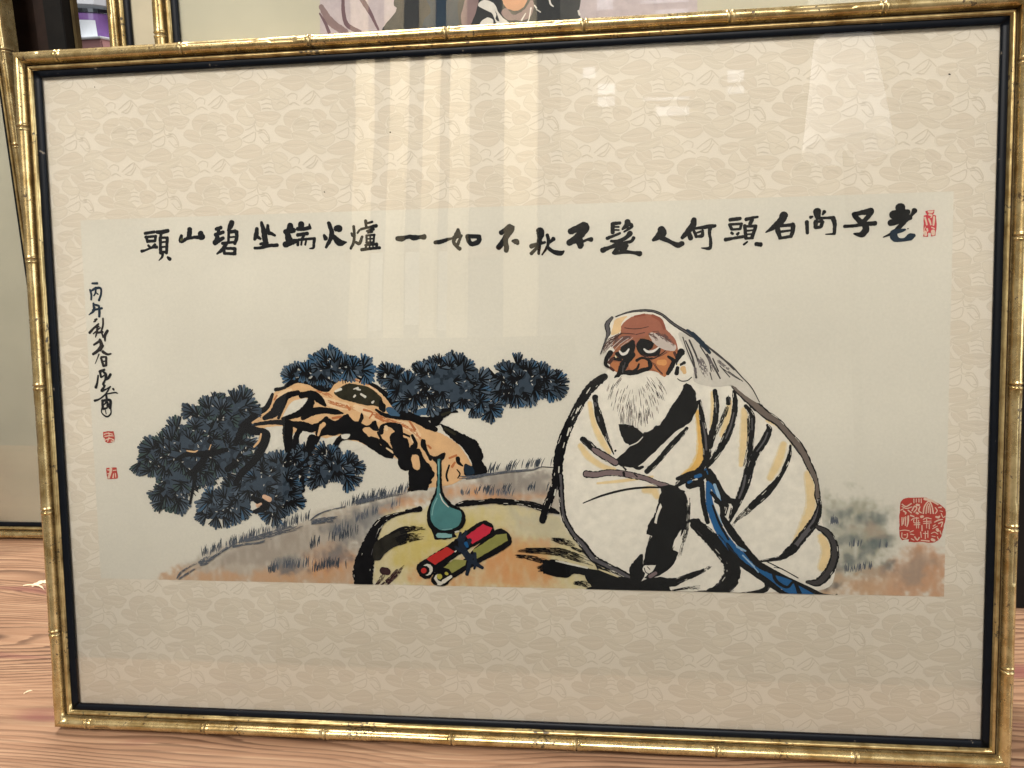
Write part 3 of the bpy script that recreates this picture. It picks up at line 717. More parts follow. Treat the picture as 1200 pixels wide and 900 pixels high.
  ('p','tan',[182.7,306,194.3,295.3,202.8,281.7,213.3,275.7,227.5,272,238.3,275.8,250.6,280.5,258.6,273.7,269.6,267.8,279.6,268.7,293.2,277,303.6,286.8,308.7,292.8,316.9,302.6,333.4,307.8,345.4,315.3,354.3,319.1,365.4,326.5,373.5,336.2,379.2,347.5,385.1,354.2,372.3,357.2,359.3,363.3,338,366.5,321.1,368.9,325.9,359.8,326.1,352.2,315.7,342.4,304.4,337.2,293,332.7,277.7,325.9,266.2,323.6,254.5,324.4,242.9,321.3,230.9,327.4,219.3,321.3,207.5,321.3,195.8,316,183.8,318.3]),
  ('p','paper',[209.5,303.3,213.1,296.9,216.5,291.9,223.2,288.1,236.3,287.2,232.1,294.5,224.1,300.1,210.8,305.2]),
  ('p','paper',[183.8,317.2,191.9,313.4,198.6,312.1,210.5,312.2,208.8,319.8,211.2,327.5,199,333.9,186.7,341.6,182.7,342.9]),
  ('p','paper',[216.6,322.4,222.1,316,228.7,314.7,236.5,317.3,239,319.8,232.1,330,223.1,324.9]),
  ('p','paper',[246.7,323.6,259.8,320.4,257,327.4,249.1,330]),
  ('p','paper',[258.6,282,263.8,279.5,266.4,280.8,261.1,284.5]),
  ('s','tanlight',[314.1,309.8,5.05,324.2,312.3,7.55,331.6,319.8,6.29]),
  ('s','tanlight',[276.2,294.7,5.08,287.6,299.7,6.34,296.4,304.8,6.33]),
  ('s','tanlight',[246.7,288.2,5.11,258.2,292.1,7.65,268.5,294.6,6.36]),
  ('s','tanlight',[269.2,272.1,3.04,284.6,272.8,2.53,299.6,282.3,3.03]),
  ('s','tanlight',[205,285.5,2.58,210.4,281.7,3.09,218.4,279.2,2.57]),
  ('d','tandark',[250.5,289.5,2.55,263.3,293.3,3.31,278.7,297.2,2.54]),
  ('d','tandark',[291.4,299.7,3.04,306.5,307.3,3.79,324.2,312.3,3.02]),
  ('d','tandark',[316.6,309.8,2.02,329.1,317.3,3.02,336.5,327.3,2.52]),
  ('d','tandark',[240.5,279.4,2.3,253.3,284.5,3.06,258.4,288.3,1.78]),
  ('d','tandark',[266.7,270.8,1.78,282.1,272.2,2.02,297.2,279.8,1.77]),
  ('s','tandark',[283.8,297.2,2.28,291.4,299.7,1.77,288.7,304.7,1.27]),
  ('s','tandark',[268.5,293.4,1.78,271,297.1,2.29]),
  ('s','tandark',[324.3,307.3,1.76,329.2,314.8,2.26]),
  ('s','tandark',[255.2,304.6,2.05,263,303.4,2.3]),
  ('s','tandark',[202.3,288,1.81,205,284.2,1.55]),
  ('s','tandark',[293.9,303.5,1.52,301.4,307.3,1.77]),
  ('s','ink',[203.9,279.1,3.52,211.9,277.3,2.7,223.9,271.1,4.58,235.6,272.4,5.91,243.2,276.3,6.97,250.9,278.8,5.36,256.3,273.8,4.01,264.2,268.9,2.66,272,267.1,1.86,282.1,270.3,2.12,294.7,276.6,3.44,302.2,282.3,4.23,308.4,288.6,5.55,315.7,297.9,6.61,326.9,304.8,5.81,339.4,309.8,6.32]),
  ('s','ink',[201.1,282.9,2.71,195.4,294.3,4.9,187.2,299.4,5.46,181.8,301.9,4.1]),
  ('s','ink',[224.8,281.8,4.58,215.5,284.3,5.68,207.4,290.6,8.4,201.8,299.4,8.16,192.3,304.5,4.09]),
  ('s','ink',[213.4,289.3,2.44,205.5,304.5,2.72]),
  ('s','ink',[227.3,284.3,5.93,237.8,283.1,6.18,244.1,288.2,6.98,249.1,293.3,2.68]),
  ('s','ink',[237.7,284.4,5.38,233.4,294.5,8.36,224.1,300.8,5.95,209.4,305.2,3.26]),
  ('s','ink',[227.8,304.6,4.06,237.2,298.9,7.01,247.6,297.7,5.64,258,299,5.1,265,300.3,1.34]),
  ('s','ink',[181.5,310.2,2.74,201.4,308.1,4.08,218.5,309.6,5.42,227.6,311.6,8.39,236.6,313.5,7.29,244.6,309.7,5.39,250,304.6,4.03]),
  ('s','ink',[214.5,309.6,9.5,213.6,317.3,9.79,213.8,327.5,8.44,216.1,336.4,8.45,217.1,344.1,8.46]),
  ('s','ink',[191.8,316,6.01,190.1,324.9,8.49,185.7,335.2,7.69,181.4,342.9,4.95]),
  ('s','ink',[236.3,322.4,8.66,234.7,330,9.76,232.9,344,7.61]),
  ('s','ink',[227.6,311.6,5.41,222,319.8,4.89,220.3,328.7,6.8]),
  ('p','ink',[247.3,307.2,252.6,304.6,257.7,307.2,268.2,300.9,273.2,306,278.3,307.2,281.8,299.7,283.8,304.7,280.9,308.5,287.2,311,294,306.6,296.3,316,288.5,312.3,282,314.8,286.9,319.8,295.8,322.3,298.2,328.6,309.5,336.2,308.1,340.2,300.5,338.7,290.4,332.4,282.8,327.4,275.2,323.6,270.1,321.7,263.8,318.6,257.2,319.8,246.8,319.8,241.6,321.7,239.1,317.3,245.8,312.2]),
  ('p','inkolive',[257.3,282,263.9,277,271.7,274,279.4,275.3,288.3,277.2,297,283.5,300.7,288.5,298.2,294.7,292.9,293.5,285.2,293.4,276.3,290.9,266.1,288.3,259.8,285.2]),
  ('p','ink',[291.2,307.3,294,306.8,296.3,316,288.4,312.9]),
  ('s','paper',[275.2,285.9,1.52,276.5,284.6,1.78]),
  ('s','paper',[281.7,283.4,1.77,285.5,285.9,2.28]),
  ('s','paper',[278.6,279,2.03,281.2,279.7,1.27]),
  ('s','paper',[291.7,291,2.02,293,289.7,1.26]),
  ('s','paper',[275.4,279,1.01,279.3,277.8,1.52]),
  ('s','paper',[258.6,280.8,1.78,263.8,278.9,2.29]),
  ('s','ink',[299.4,289.8,2.65,300.5,294.8,6.9,301.7,297.9,3.98]),
  ('s','ink',[294.7,297.2,2.13,301.6,301.6,3.45,311.7,303.5,4.24,326.9,305.1,4.22]),
  ('p','pineblue',[303.7,296,308.2,294.8,314.4,299.8,315.6,302.9,306.7,301.7]),
  ('s','ink',[298.6,317.3,4.79,300,312.3,3.99,306.4,310.4,3.98,314,313.6,8.22,315.1,319.8,6.9]),
  ('s','ink',[311.8,321.7,11.95,316.1,329.9,14.61,319.6,338.7,14.89,320.7,344.9,14.9]),
  ('s','ink',[298.3,324.2,4.53,303.3,329.9,5.86,309.5,336.2,3.46]),
  ('s','ink',[318.9,318.6,1.86,326.5,322.3,2.12,328.8,328.6,4.24,326.1,334.9,4.24]),
  ('s','ink',[331.2,333.6,5.3,333.6,340.5,5.3]),
  ('s','ink',[336.5,324.8,3.96,337,331.1,3.7]),
  ('s','ink',[296,317.3,2.4,298.4,322.3,2.13]),
  ('s','ink',[275.3,319.8,8.04,262.3,322.3,5.38,256.9,329.9,5.39,259.3,333.8,5.93]),
  ('s','ink',[244.4,314.7,4.05,240.1,324.9,4.06]),
  ('s','tanlight',[303.2,312.3,3.29,303.8,314.8,2.53]),
  ('s','tanlight',[303.3,331.1,1.27,308.9,334.9,2.03]),
  ('s','tanlight',[325.2,321.1,1.26,327,326.1,1.51]),
  ('s','tan',[237.3,331.3,3.35,235.6,340.2,3.88,233.5,345.3,2.59]),
  ('s','tan',[285.8,316,2.54,288.2,319.8,3.05]),
  ('s','tan',[244.6,310.9,2.82,241.6,319.8,1.8]),
  ('p','paper',[262.4,319.2,270.9,318.8,267.5,323,263,322.3]),
  ('p','paper',[267.3,327.4,275.2,324.9,282.8,328.6,277.5,332.4,268.4,333.7]),
  ('p','ink',[307.4,322.3,321.4,322.3,323.7,331.1,324.8,337.4,325.9,343.7,329.5,348.7,335.8,352.4,339.6,351.1,339.2,367.5,329,367.6,321.1,369.2,325.4,360,326.2,355,323.2,347.4,317,341.2,310.7,338.7,308.3,332.4]),
  ('p','tan',[324.7,338.6,329.8,337.4,332.2,344.9,333.3,349.9,328.3,346.2]),
  ('s','tan',[238.7,328.7,2.84,235.6,340.2,3.36,233.4,347.8,2.07]),
  ('s','tan',[231.2,353,1.56,225.6,363.3,1.82]),
  ('s','tan',[243.8,313.5,3.08,247.2,309.7,3.85]),
  ('s','ink',[240.2,322.4,5.41,235.4,330,6.77,231.7,341.5,6.25,227.9,354.3,6,224.1,365.8,6.83,218.6,372.3,8.22]),
  ('s','ink',[225.4,368.4,5.47,213.2,376.2,4.94,195.7,380.3,6.89,186.2,385.5,3.6,178,389.5,2.77]),
  ('s','ink',[193.3,373.8,4.13,187.8,377.7,3.31]),
  ('s','ink',[213.9,326.2,8.17,214.2,333.8,7.63,215.9,340.2,6.82]),
  ('s','ink',[221.5,331.3,5.98,226.6,335.1,5.44]),
  ('p','tanpink',[188,373.9,194.8,371.9,195.1,379,190.4,380.3]),
  ('p','tanpink',[181,381.7,187.7,381,182.2,385.6]),
  ('p','ink',[323.1,350,330.8,347.4,337.2,348.6,343.5,349.9,345.6,354.9,341.9,359.9,335.4,366.3,327.7,368.9,322.6,367.6]),
  ('s','ink',[326.5,319.8,2.65,329.5,327.3,3.44,326.2,331.1,4.24,331.1,337.4,6.89,334.8,343.6,6.89,339.7,349.9,8.22]),
  ('s','ink',[321.2,328.6,3.98,323.5,337.4,4.78,327,349.9,5.32]),
  ('p','tan',[325.4,338.6,331.1,337.4,332.8,344.9,332,349.9,327,348.7]),
  ('p','ink',[351.3,312.4,357,312.4,365.6,319.8,378,324.8,380.6,329.8,386.4,339.7,392.6,350.9,391.1,353.4,379.8,354.9,372.3,355,371.9,345,379,346.7,376.4,339.7,370.4,329.8,361.8,322.3,354.4,316.1]),
  ('p','inkblue',[372.5,346,378.7,347.2,380.5,353.4,373,354.1]),
  ('s','ink',[335.3,323.6,1.85,336.4,328.6,5.02,338.8,333.6,2.91,342.4,341.1,2.64]),
  ('s','ink',[366.4,339.8,3.94,366.9,343.5,3.42,370.6,346.6,1.31]),
  ('s','ink',[358.7,346,1.58,356,354.8,1.85,357.1,359.8,1.85]),
  ('s','ink',[365.5,349.8,1.05,368,353.5,1.32,366,357.3,1.05]),
  ('s','ink',[336.8,363.8,2.66,341.9,360.6,2.92]),
  ('s','tandark',[340.2,328.6,1.76,342.7,331.1,2.01]),
  ('s','tandark',[358.9,339.8,1.76,365.2,337.3,2]),
  ('s','tandark',[363.8,343.5,1.75,361.2,347.3,2.51]),
  ('s','ink',[322,301.7,7.92,332,306.1,7.12,339.4,310.5,7.11,347.5,314.8,4.47]),
  ('s','ink',[347.1,307.4,9.72,353.5,301.2,8.38,361.1,298.1,5.75,367.3,299.4,1.31]),
  ('s','ink',[334.5,304.9,2.63,342.1,304.9,3.94,349.8,299.9,6.56]),
  ('s','ink',[344.8,297.4,6.56,348.5,299.9,7.87]),
  ('s','ink',[389.9,288.4,2.07,397.4,288.4,2.07,407.3,287.2,2.06]),
  ('s','ink',[352,311.1,3.15,359.4,316.1,6.82,368,322.3,9.43,377.9,328.5,11.77,383.9,338.5,10.99]),
  ('s','inkolive',[353.5,301.8,2.5,361.1,299.3,1.99]),
  ('s','inkolive',[355.7,313.6,2.25,364.4,318.6,2.5]),
  ('p','pineblue',[328.3,299.9,336,296.1,346.1,295.6,347.9,299.9,340.9,301.8,332.1,302.4]),
  ('s','paper',[335.2,302.4,1,340.9,303,1.25,346,301.2,1]),
  ('s','paper',[351.4,311.1,1.25,353.2,314.8,1.75]),
 ]),
 ('painted_branch', 'black boughs and tan bark showing between the needles', [
  ('s','ink',[184.5,301.9,5.46,176.2,309.6,8.22,170.5,317.2,6.87,164.7,327.5,4.96]),
  ('s','ink',[178.6,314.7,8.22,191.8,317.2,6.83,195,319.8,5.46,191.2,330,5.48,182.7,341.6,6.87,173,350.7,5.52]),
  ('s','ink',[156.4,332.7,4.14,137.4,336.6,6.11,119.8,336.6,5.02,107.2,341.9,2.8]),
  ('s','ink',[163.9,345.6,6.91,155.6,350.8,5.54]),
  ('s','tan',[181.9,330.1,1.57,186.8,324.9,2.09,189.1,318.5,1.56]),
  ('s','tan',[118.5,333.8,1.2,125.3,334.7,1.59,128.7,333.4,0.79]),
  ('s','tan',[139.6,332.7,0.92,141.6,328.2,0.79]),
  ('s','tan',[181.5,308.5,1.82,188.3,304.5,2.34]),
  ('s','pinemid',[172.3,336.5,2.62,177.7,335.2,3.14]),
  ('s','pinemid',[138.8,308.2,2.11,142.9,306.9,2.1]),
  ('s','ink',[175.8,348.1,6.89,168.8,354.6,6.08,163,363.7,4.99]),
  ('s','ink',[178.5,376.5,4.15,186.4,380.4,6.91,191.6,384.2,5.52,180.7,389.5,3.33]),
  ('s','ink',[137.4,335.3,5.55,131.5,345.7,6.96,121.6,354.8,5.59]),
  ('s','ink',[125.6,356.1,4.19,122.2,369.2,2.8,118.8,382.3,2.25]),
  ('s','tanpink',[189.3,375.1,3.94,194.5,377.7,4.73]),
  ('s','tanpink',[183.6,383,2.64,186.3,381.6,2.11]),
 ]),
 ('painted_hill_lines', 'long grassy hillside line rising behind the rock', [
  ('d','slate',[101.5,452.7,1.36,107.3,445.9,1.9,115.9,440.4,1.35,124.3,436.3,1.35]),
  ('d','slate',[104.2,452.6,1.36,112.8,447.1,1.89,124.1,440.2,1.62]),
  ('d','slate',[124.2,438.2,4.04,131.2,434.8,6.72,138.3,429.4,2.68]),
  ('d','slate',[133.9,434.8,2.69,143.8,428,2.14,155,421.2,2.67,168.7,415.8,1.86]),
  ('d','slate',[154.9,422.5,1.33,168.6,419,1.86,182.1,417.5,1.86,195.7,412.7,2.11]),
  ('d','slate',[163.3,417.1,1.86,176.9,413.7,3.98,190.5,410.2,5.28,204,406.1,5.79,217.4,402.7,5.77,228.1,400,3.92]),
  ('d','slate',[230.9,396.7,1.04,237.6,391.4,1.17,244.3,388.2,1.04]),
  ('d','slate',[230.9,396.7,1.18,239,390.8,1.17,249.6,386.8,1.17,270.7,382.1,1.03]),
  ('d','slate',[232.1,398,3.92,244.1,395.9,5.21,259.8,394.4,5.18]),
  ('d','slate',[272,380.8,3.35,281.2,378.2,3.86,292.9,376.1,2.56,307.1,372.8,2.55,318.7,372.7,3.31]),
  ('d','slate',[367.2,357.3,3.76,382.3,355.9,3,391.1,354,2.49,411,351.4,1.98,430.8,349.4,1.73,439.4,346.9,0.98,449.2,347.5,0.86]),
  ('s','greydark',[439.4,346.9,0.74,449.2,347.4,0.74]),
 ]),
 ('painted_rock', 'flat pale rock outlined in heavy black brushwork', [
  ('s','ink',[331.4,384.8,4.17,322.1,387.2,2.25,306.6,391.2,3.87,295.6,397.4,7.13,289,408.3,10.08,284.8,419.1,13.69,280.5,431.6,17,278.2,444,18.35,278.5,455.2,16.41]),
  ('p','inkwarm',[290.3,416,303,407.3,312.4,403.3,317.1,401.7,320,407.8,316.7,414.8,305.7,420.3,297.8,426.6,294.5,431.3,288.3,429.9]),
  ('d','ink',[312.4,404.9,6.15,321.7,403.2,4.6,337,401.9,2.14]),
  ('d','ink',[309,414.9,7.71,319.9,410.9,8.3,336.1,408.4,4.59]),
  ('d','ink',[303,408.1,2.16,317.1,401.7,2.46,335.5,400.4,0.92]),
  ('s','inkpurple',[296.6,440.6,6.83,301.2,441.7,6.21]),
  ('d','inkpurple',[289.9,454.7,2.18,295.6,446.8,3.73,297.3,442.9,2.17]),
  ('d','inkpurple',[298.5,454.5,2.49,308.2,443.4,5.27,316.9,435.2,2.16]),
  ('d','inkpurple',[293.8,454.9,1.56,301.8,448.2,2.79,305,445.8,1.55]),
  ('s','ink',[364.2,381.2,2.65,373,379.3,5.28,385.6,378.4,4.21,395.6,377.1,4.73,408.1,377.9,5.5,420.4,378.4,4.18,430.3,380.1,5.47,441.3,383.5,5.98,447.5,384.7,5.19,453.6,387.2,2.07]),
  ('s','ink',[319.6,386.7,2.95,327.3,385.6,4.01,331.8,384.7,5.34]),
  ('q','ink',[439.4,428.6,449.3,427.8,461.6,430.1,470.1,433.7,482.3,435.9,493.3,437,503,441.8,513.8,442.8,519.8,447.6,529.5,442.5,539.1,441,545.1,442.1,558.2,441.9,563,440.5,560.6,444.3,552.2,449.4,546.5,450.2,548.6,454.5,535.5,454.9,502.9,455,473.6,453.9,481,451,477.3,446.1,475,441.1,466.4,439.8,460.2,443.9,449.1,442.9,439.3,440.3]),
  ('d','ink',[417.3,420.2,3.76,444.5,420.6,6.22,454.3,421.4,7.45,466.6,425,7.43,483.6,430.9,5.43]),
  ('d','ink',[447.1,409.6,2.48,456.9,412,5.45,468.5,414.3,3.71]),
  ('d','ink',[434.4,436.9,5,444.3,434.2,7.48,454.2,434,7.46]),
  ('d','ink',[465.1,448.2,2.49,473.6,448.6,4.96,481,451,6.19]),
  ('d','ink',[414.7,425.2,2.51,429.6,426.9,4.5,446.8,431.6,5.48]),
  ('d','ink',[463,416.3,1.73,471.5,419.9,2.47,481.2,423.5,1.97]),
  ('s','paper',[450.5,429,1.24,461.6,431.3,1.74,477.5,434.8,1.48]),
  ('s','paper',[488.4,435.8,1.73,496.9,439.4,2.22,504.2,441.7,1.23]),
 ]),
 ('painted_vase', 'teal long-necked vase outlined in black', [
  ('p','ink',[341.3,337.3,346.9,338.3,355.2,334.5,354.4,339.8,352.2,344.8,352.2,364.9,354,372.4,360.4,379.9,369.1,384.9,372.2,392.4,370,400,362.3,406.5,363.8,408.7,355.9,411.1,344.4,411.3,342.7,405.5,338.4,397.9,337.9,389,341.5,377.6,346.2,367.5,347.8,353.6,347.1,344.8]),
  ('p','teal',[348.8,340.6,350.8,340.3,350.4,349.8,350,367.4,351.5,372.7,358.1,382.5,367.8,386.2,368.5,392.5,365.7,398.8,359.9,402.4,349.7,403.3,342.9,397.8,340.9,390.3,342.7,380.1,346.7,372.3,348.3,359.9]),
  ('p','tealpale',[347.1,406,359.8,407.1,360,409.7,346.4,410]),
  ('s','tealpale',[347.3,375,1.01,343.9,382.6,1.01,342.4,390.2,0.89]),
  ('s','tealpale',[349.2,342.3,0.75,349.4,353.6,0.76]),
  ('s','tealpale',[351,403.1,0.63,359.9,402.2,0.63]),
  ('s','paper',[349.9,371.2,0.76,352.3,377.5,0.88,357.2,382.8,0.76]),
 ]),
 ('painted_scroll', 'rolled red scroll on the printed rock', [
  ('p','ink',[327.7,435.3,336.3,429,358.1,414.9,372,404.1,384.2,396,391.8,395,397.1,400.7,396.3,408.3,382.3,415.3,363.9,426.3,344.5,440.4,338.9,446.7,332.8,446.8,328.3,441.8]),
  ('q','red',[336.3,429.3,354.9,418.3,362.2,422.5,343.8,434.7]),
  ('q','redpink',[372.2,408.6,387.2,397.5,395.4,401,393.1,405.6,377.8,415.5]),
  ('s','ink',[335.7,439.8,14.86,336,440,14.86]),
  ('s','paper',[336.7,439,11.07,337,439.2,11.07]),
  ('s','ink',[334.2,439.8,10.02,334.3,440,10.02]),
  ('s','red',[333.6,439.8,5.23,333.9,440.1,5.23]),
 ]),
 ('painted_scroll', 'rolled olive-green scroll below the red one', [
  ('p','ink',[340.5,445.9,351.5,434.1,371.4,428.4,377.7,420.7,397.6,403.4,406.6,402.4,411.9,409.5,409.3,417.4,385,431.5,360.4,446.2,351,453.6,342.6,452.3]),
  ('q','green',[351.7,436.7,360.8,429.4,372,429.9,371.3,434.2,359,441.8,356.8,438.2]),
  ('q','green',[378,420.7,399,407,408,405.8,408.8,411.8,397.3,418.8,380.5,429]),
  ('s','ink',[349.7,446.9,16.11,349.8,447.1,16.11]),
  ('s','paper',[347.5,447.6,11.36,347.7,447.7,11.36]),
  ('s','ink',[349.7,444.9,9.66,349.9,445.1,9.66]),
  ('s','ink',[342,447.4,1.94,344.9,451.9,1.94]),
  ('s','yellowgreen',[347.6,445.1,5.22,348.2,444.8,4.6]),
  ('s','yellowgreen',[353.6,441.9,2.76,354.7,442.5,2.45]),
  ('s','paper',[351.1,449.5,3.38,358.1,444.7,2.45]),
 ]),
 ('painted_ribbon', 'dark navy ribbon tied round the two scrolls', [
  ('s','navy',[367.3,409.4,3.64,368,417.8,5.17,371.5,423.8,6.08,374.8,428.4,6.08]),
  ('s','navy',[372.3,404.4,3.03,368.1,414.7,4.26]),
  ('s','navy',[375.6,411.9,3.94,372,417,4.25]),
  ('s','navy',[376.9,426,3.95,374.7,432.9,3.65,372.3,442.5,3.35]),
  ('s','navy',[377.1,431.1,3.65,382.7,434.3,3.65,386.1,436.4,3.04]),
  ('s','navy',[362.9,418.2,2.74,366.3,421.6,2.74]),
  ('s','navy',[379.7,423.7,3.04,380.1,432.8,2.74,378.8,437.4,1.83]),
  ('s','navy',[367.4,405.6,2.43,365.7,411.7,2.74]),
  ('s','blue',[372,414.7,3.34,373.2,417.7,2.43]),
  ('s','paper',[362.2,422.5,1.22,363.2,421.7,0.91]),
  ('s','paper',[362.9,404.9,1.52,365.9,404.1,1.21]),
 ]),
 ('painted_person', 'old bearded person in a white robe seated on the rock', [
  ('p','robe',[491.9,269,480.3,277.6,467,305.2,457.9,334.6,453.9,360.4,455.8,386.5,462.9,405,478.8,423.5,504.2,439.5,529.5,452.4,558.2,454.8,593.7,453.9,628.8,453.1,673.8,449.2,682.6,434.5,682.3,412.7,673.2,397,669.5,373.3,665.9,348.3,655.4,327,638.2,309.2,614.1,291.3,600.2,280.6,582.9,269.8,558.5,258.9,530.4,255,505.5,258.3]),
  ('s','robetanpale',[480.9,292.1,4.34,484.3,309.6,5.44,490.7,324.2,6.54,497.1,334.5,4.36]),
  ('s','robetan',[480.9,292.1,2.9,484.3,309.6,3.63,490.7,324.2,4.36,497.1,334.5,2.9]),
  ('s','robetanpale',[472.5,328.6,5.47,479.7,338.2,6.57,491.2,346.2,5.47,501.3,349.1,4.36]),
  ('s','robetan',[472.5,328.6,3.65,479.7,338.2,4.38,491.2,346.2,3.64,501.3,349.1,2.91]),
  ('s','robegoldpale',[570.3,299.7,4.25,572.4,312.7,6.39,573.8,330.7,8.54,569.6,345.2,8.57,558.3,354.7,5.38]),
  ('s','robegold',[570.3,299.7,2.83,572.4,312.7,4.26,573.8,330.7,5.69,569.6,345.2,5.71,558.3,354.7,3.59]),
  ('s','robetanpale',[582.9,284,4.23,583.6,298.3,5.3,582.2,312.7,4.25]),
  ('s','robetan',[582.9,284,2.82,583.6,298.3,3.53,582.2,312.7,2.83]),
  ('s','robetanpale',[608.6,298.4,6.31,608.6,312.7,7.38,608,327,7.4,606,345,4.25]),
  ('s','robetan',[608.6,298.4,4.21,608.6,312.7,4.92,608,327,4.94,606,345,2.83]),
  ('s','robetanpale',[640.4,327,6.29,636.4,341.3,8.42,629.6,355.7,6.34]),
  ('s','robetan',[640.4,327,4.19,636.4,341.3,5.61,629.6,355.7,4.23]),
  ('s','robetanpale',[660.5,351.9,8.38,662.8,377,9.46,657.5,395.1,9.51,649.4,413.3,6.37]),
  ('s','robetan',[660.5,351.9,5.59,662.8,377,6.31,657.5,395.1,6.34,649.4,413.3,4.25]),
  ('s','robetanpale',[671.3,404.3,7.38,675.5,416.5,9.5,672.2,431,8.47]),
  ('s','robetan',[671.3,404.3,4.92,675.5,416.5,6.33,672.2,431,5.65]),
  ('s','robetanpale',[596.8,291.3,4.22,594.7,305.5,6.34,590.6,319.9,5.3]),
  ('s','robetan',[596.8,291.3,2.81,594.7,305.5,4.23,590.6,319.9,3.54]),
  ('s','robetanpale',[627.2,307,4.19,638.2,312.7,5.23,648.6,327,4.19]),
  ('s','robetan',[627.2,307,2.8,638.2,312.7,3.49,648.6,327,2.79]),
  ('s','robetanpale',[526.3,366.6,6.52,533.4,366.5,8.68,537,372.3,5.43]),
  ('s','robetan',[526.3,366.6,4.35,533.4,366.5,5.79,537,372.3,3.62]),
  ('s','robetanpale',[480.2,283.4,4.34,487.5,274.8,4.32]),
  ('s','robetan',[480.2,283.4,2.89,487.5,274.8,2.88]),
  ('s','robetanpale',[486.7,361,2.19,508.4,358.6,3.27,533.5,354.8,2.17]),
  ('s','robetan',[486.7,361,1.46,508.4,358.6,2.18,533.5,354.8,1.44]),
  ('q','ink',[561.4,276.2,565.5,278,568.9,282.8,569.5,291.1,573.1,289.7,570.1,298.3,564.8,308.4,559.6,312.9,554.3,315.6,545.4,323.5,535.9,333.2,529.4,339.2,523.4,344.4,519.2,347.6,507.3,346.6,501.1,343,503.7,339.3,511,333.2,514.6,329,509.2,324.7,506.3,317.4,504.9,310.1,508.7,309.9,517.1,311.4,520.6,313.8,525.3,318,528.9,314.4,532.5,315,535.4,311.4,539.6,311.4,544.3,303,547.9,295.8,551.4,291,557.3,282.7,559,277.9]),
  ('s','robe',[512.2,329.6,0.72,520.5,325.9,0.96,525.3,321.1,0.6]),
  ('s','ink',[561.9,313.6,2.74,554.6,322,4.5,546.4,330.7,4.52,538,341.2,4.53,528.3,350.7,4.55]),
  ('s','ink',[518,346.6,2.53,521.6,347.8,3.04,525.2,346.6,2.28]),
  ('s','ink',[508.5,346.6,1.27,510.9,349.1,1.78]),
  ('s','ink',[572.4,291.1,2.48,574.2,305.5,4.71,576.5,321.1,5.72,578.3,334.3,6.72,577.1,343.9,6.73,567.8,353.6,5.76,553.6,360.6,3.02]),
  ('s','greyink',[574.8,309.1,1.18,577.1,322.3,1.66,577.7,331.9,1.66]),
  ('s','ink',[494.1,269.6,5.54,485.1,276.2,8.33,477.8,284.6,7.85,470.5,296.7,7.88,464.3,308.8,7.91,458,323.5,8.46,454.8,335.8,8.74,452.8,351.8,8.51,450.2,364.2,6.72,445.1,376.6,7,441.3,386.6,6.5,439.3,394.1,5.73]),
  ('s','paper',[480.3,281,1.08,478.4,284,0.84]),
  ('s','paper',[471.1,296.7,1.45,469.2,300.9,1.09]),
  ('s','paper',[463.6,313.7,1.46,461.7,319.8,1.22]),
  ('s','paper',[459.2,326,0.73,458,330.3,0.73]),
  ('s','paper',[454.3,346.9,1.1,454,351.8,0.98]),
  ('s','paper',[467.4,304,0.85,466.1,306.4,0.73]),
  ('s','paper',[451.1,366.7,1.23,450.1,371.6,1.48]),
  ('s','paper',[481.5,279.2,0.6,479.8,282.2,0.6]),
  ('s','paper',[472.9,294.9,0.6,471.1,299.1,0.61]),
  ('s','paper',[465.2,312.5,0.61,464.2,316.2,0.61]),
  ('s','ink',[485.6,287.1,5.31,486.2,293.1,4.05,488.7,304,6.59,492,313.8,5.33,495.7,323.5,3.05,500.8,335.9,1.02]),
  ('s','ink',[502,333.2,1.78,502.6,332.6,1.52]),
  ('s','greyink',[485,292.5,2.41,486.1,294.3,2.17]),
  ('s','greyink',[494.9,318.6,1.69,496.1,322.3,1.69]),
  ('s','greyink',[487.8,304,1.45,488.7,307.7,1.21]),
  ('s','ink',[474.4,322.9,4.85,481,328.4,5.86,485.8,333.3,5.1]),
  ('s','ink',[483.4,331.4,3.82,487,333.9,6.37,494.1,338.1,6.62,502.5,343.2,6.61]),
  ('s','greyviolet',[483.4,331.4,2.55,487,333.9,4.25,494.1,338.1,4.41,502.5,343.2,4.41]),
  ('s','ink',[477.1,352.9,6.66,485.6,353.5,5.88,495.2,351.8,5.87,506,352.1,5.85,515.6,353.9,5.84,527.5,356.5,4.81,537,360.5,4.8,545.3,362.9,5.3]),
  ('s','greyviolet',[477.1,352.9,4.7,485.6,353.5,4.15,495.2,351.8,4.13,506,352.1,4.12,515.6,353.9,4.11,527.5,356.5,3.39,537,360.5,3.38,545.3,362.9,3.73]),
  ('s','ink',[509,351.5,2.29,509.4,354,2.03]),
  ('s','ink',[518,352.7,1.01,520.4,355.1,1.27]),
  ('s','ink',[474.4,378.2,0.9,491.4,371.3,1.79,510.7,366.2,1.91,527.5,364.2,1.77,539.4,364.1,1.52]),
  ('s','ink',[584.6,282.3,3.7,586,293.6,4.69,584.9,307.9,4.7,582.4,319.9,6.2,580.6,329.5,4.47]),
  ('s','ink',[600.2,283,2.94,601.1,293.7,4.67,599.2,307.9,5.18,593.4,322.3,6.43,587.6,333.1,5.21,581.8,341.5,4.48,574.6,351.8,1.25]),
  ('s','ink',[595.6,288.9,4.18,595.6,293,4.18]),
  ('d','ink',[595.6,293.6,2.58,592.2,303.1,3.76,587.6,313.9,2.36,584.7,321.1,1.18]),
  ('s','greyink',[595.6,286.5,0.59,597.4,293.6,0.7]),
  ('s','greyink',[585.2,286.4,0.7,585.8,300.7,0.94]),
  ('s','greyink',[600.1,300.8,1.17,597.4,312.7,1.41,593.4,322.3,1.18]),
  ('s','ink',[609.5,295.1,3.19,614.7,303.2,4.66,615,315.1,4.18,613.7,329.4,4.68,612.6,337.8,4.44,610.9,345,2.47]),
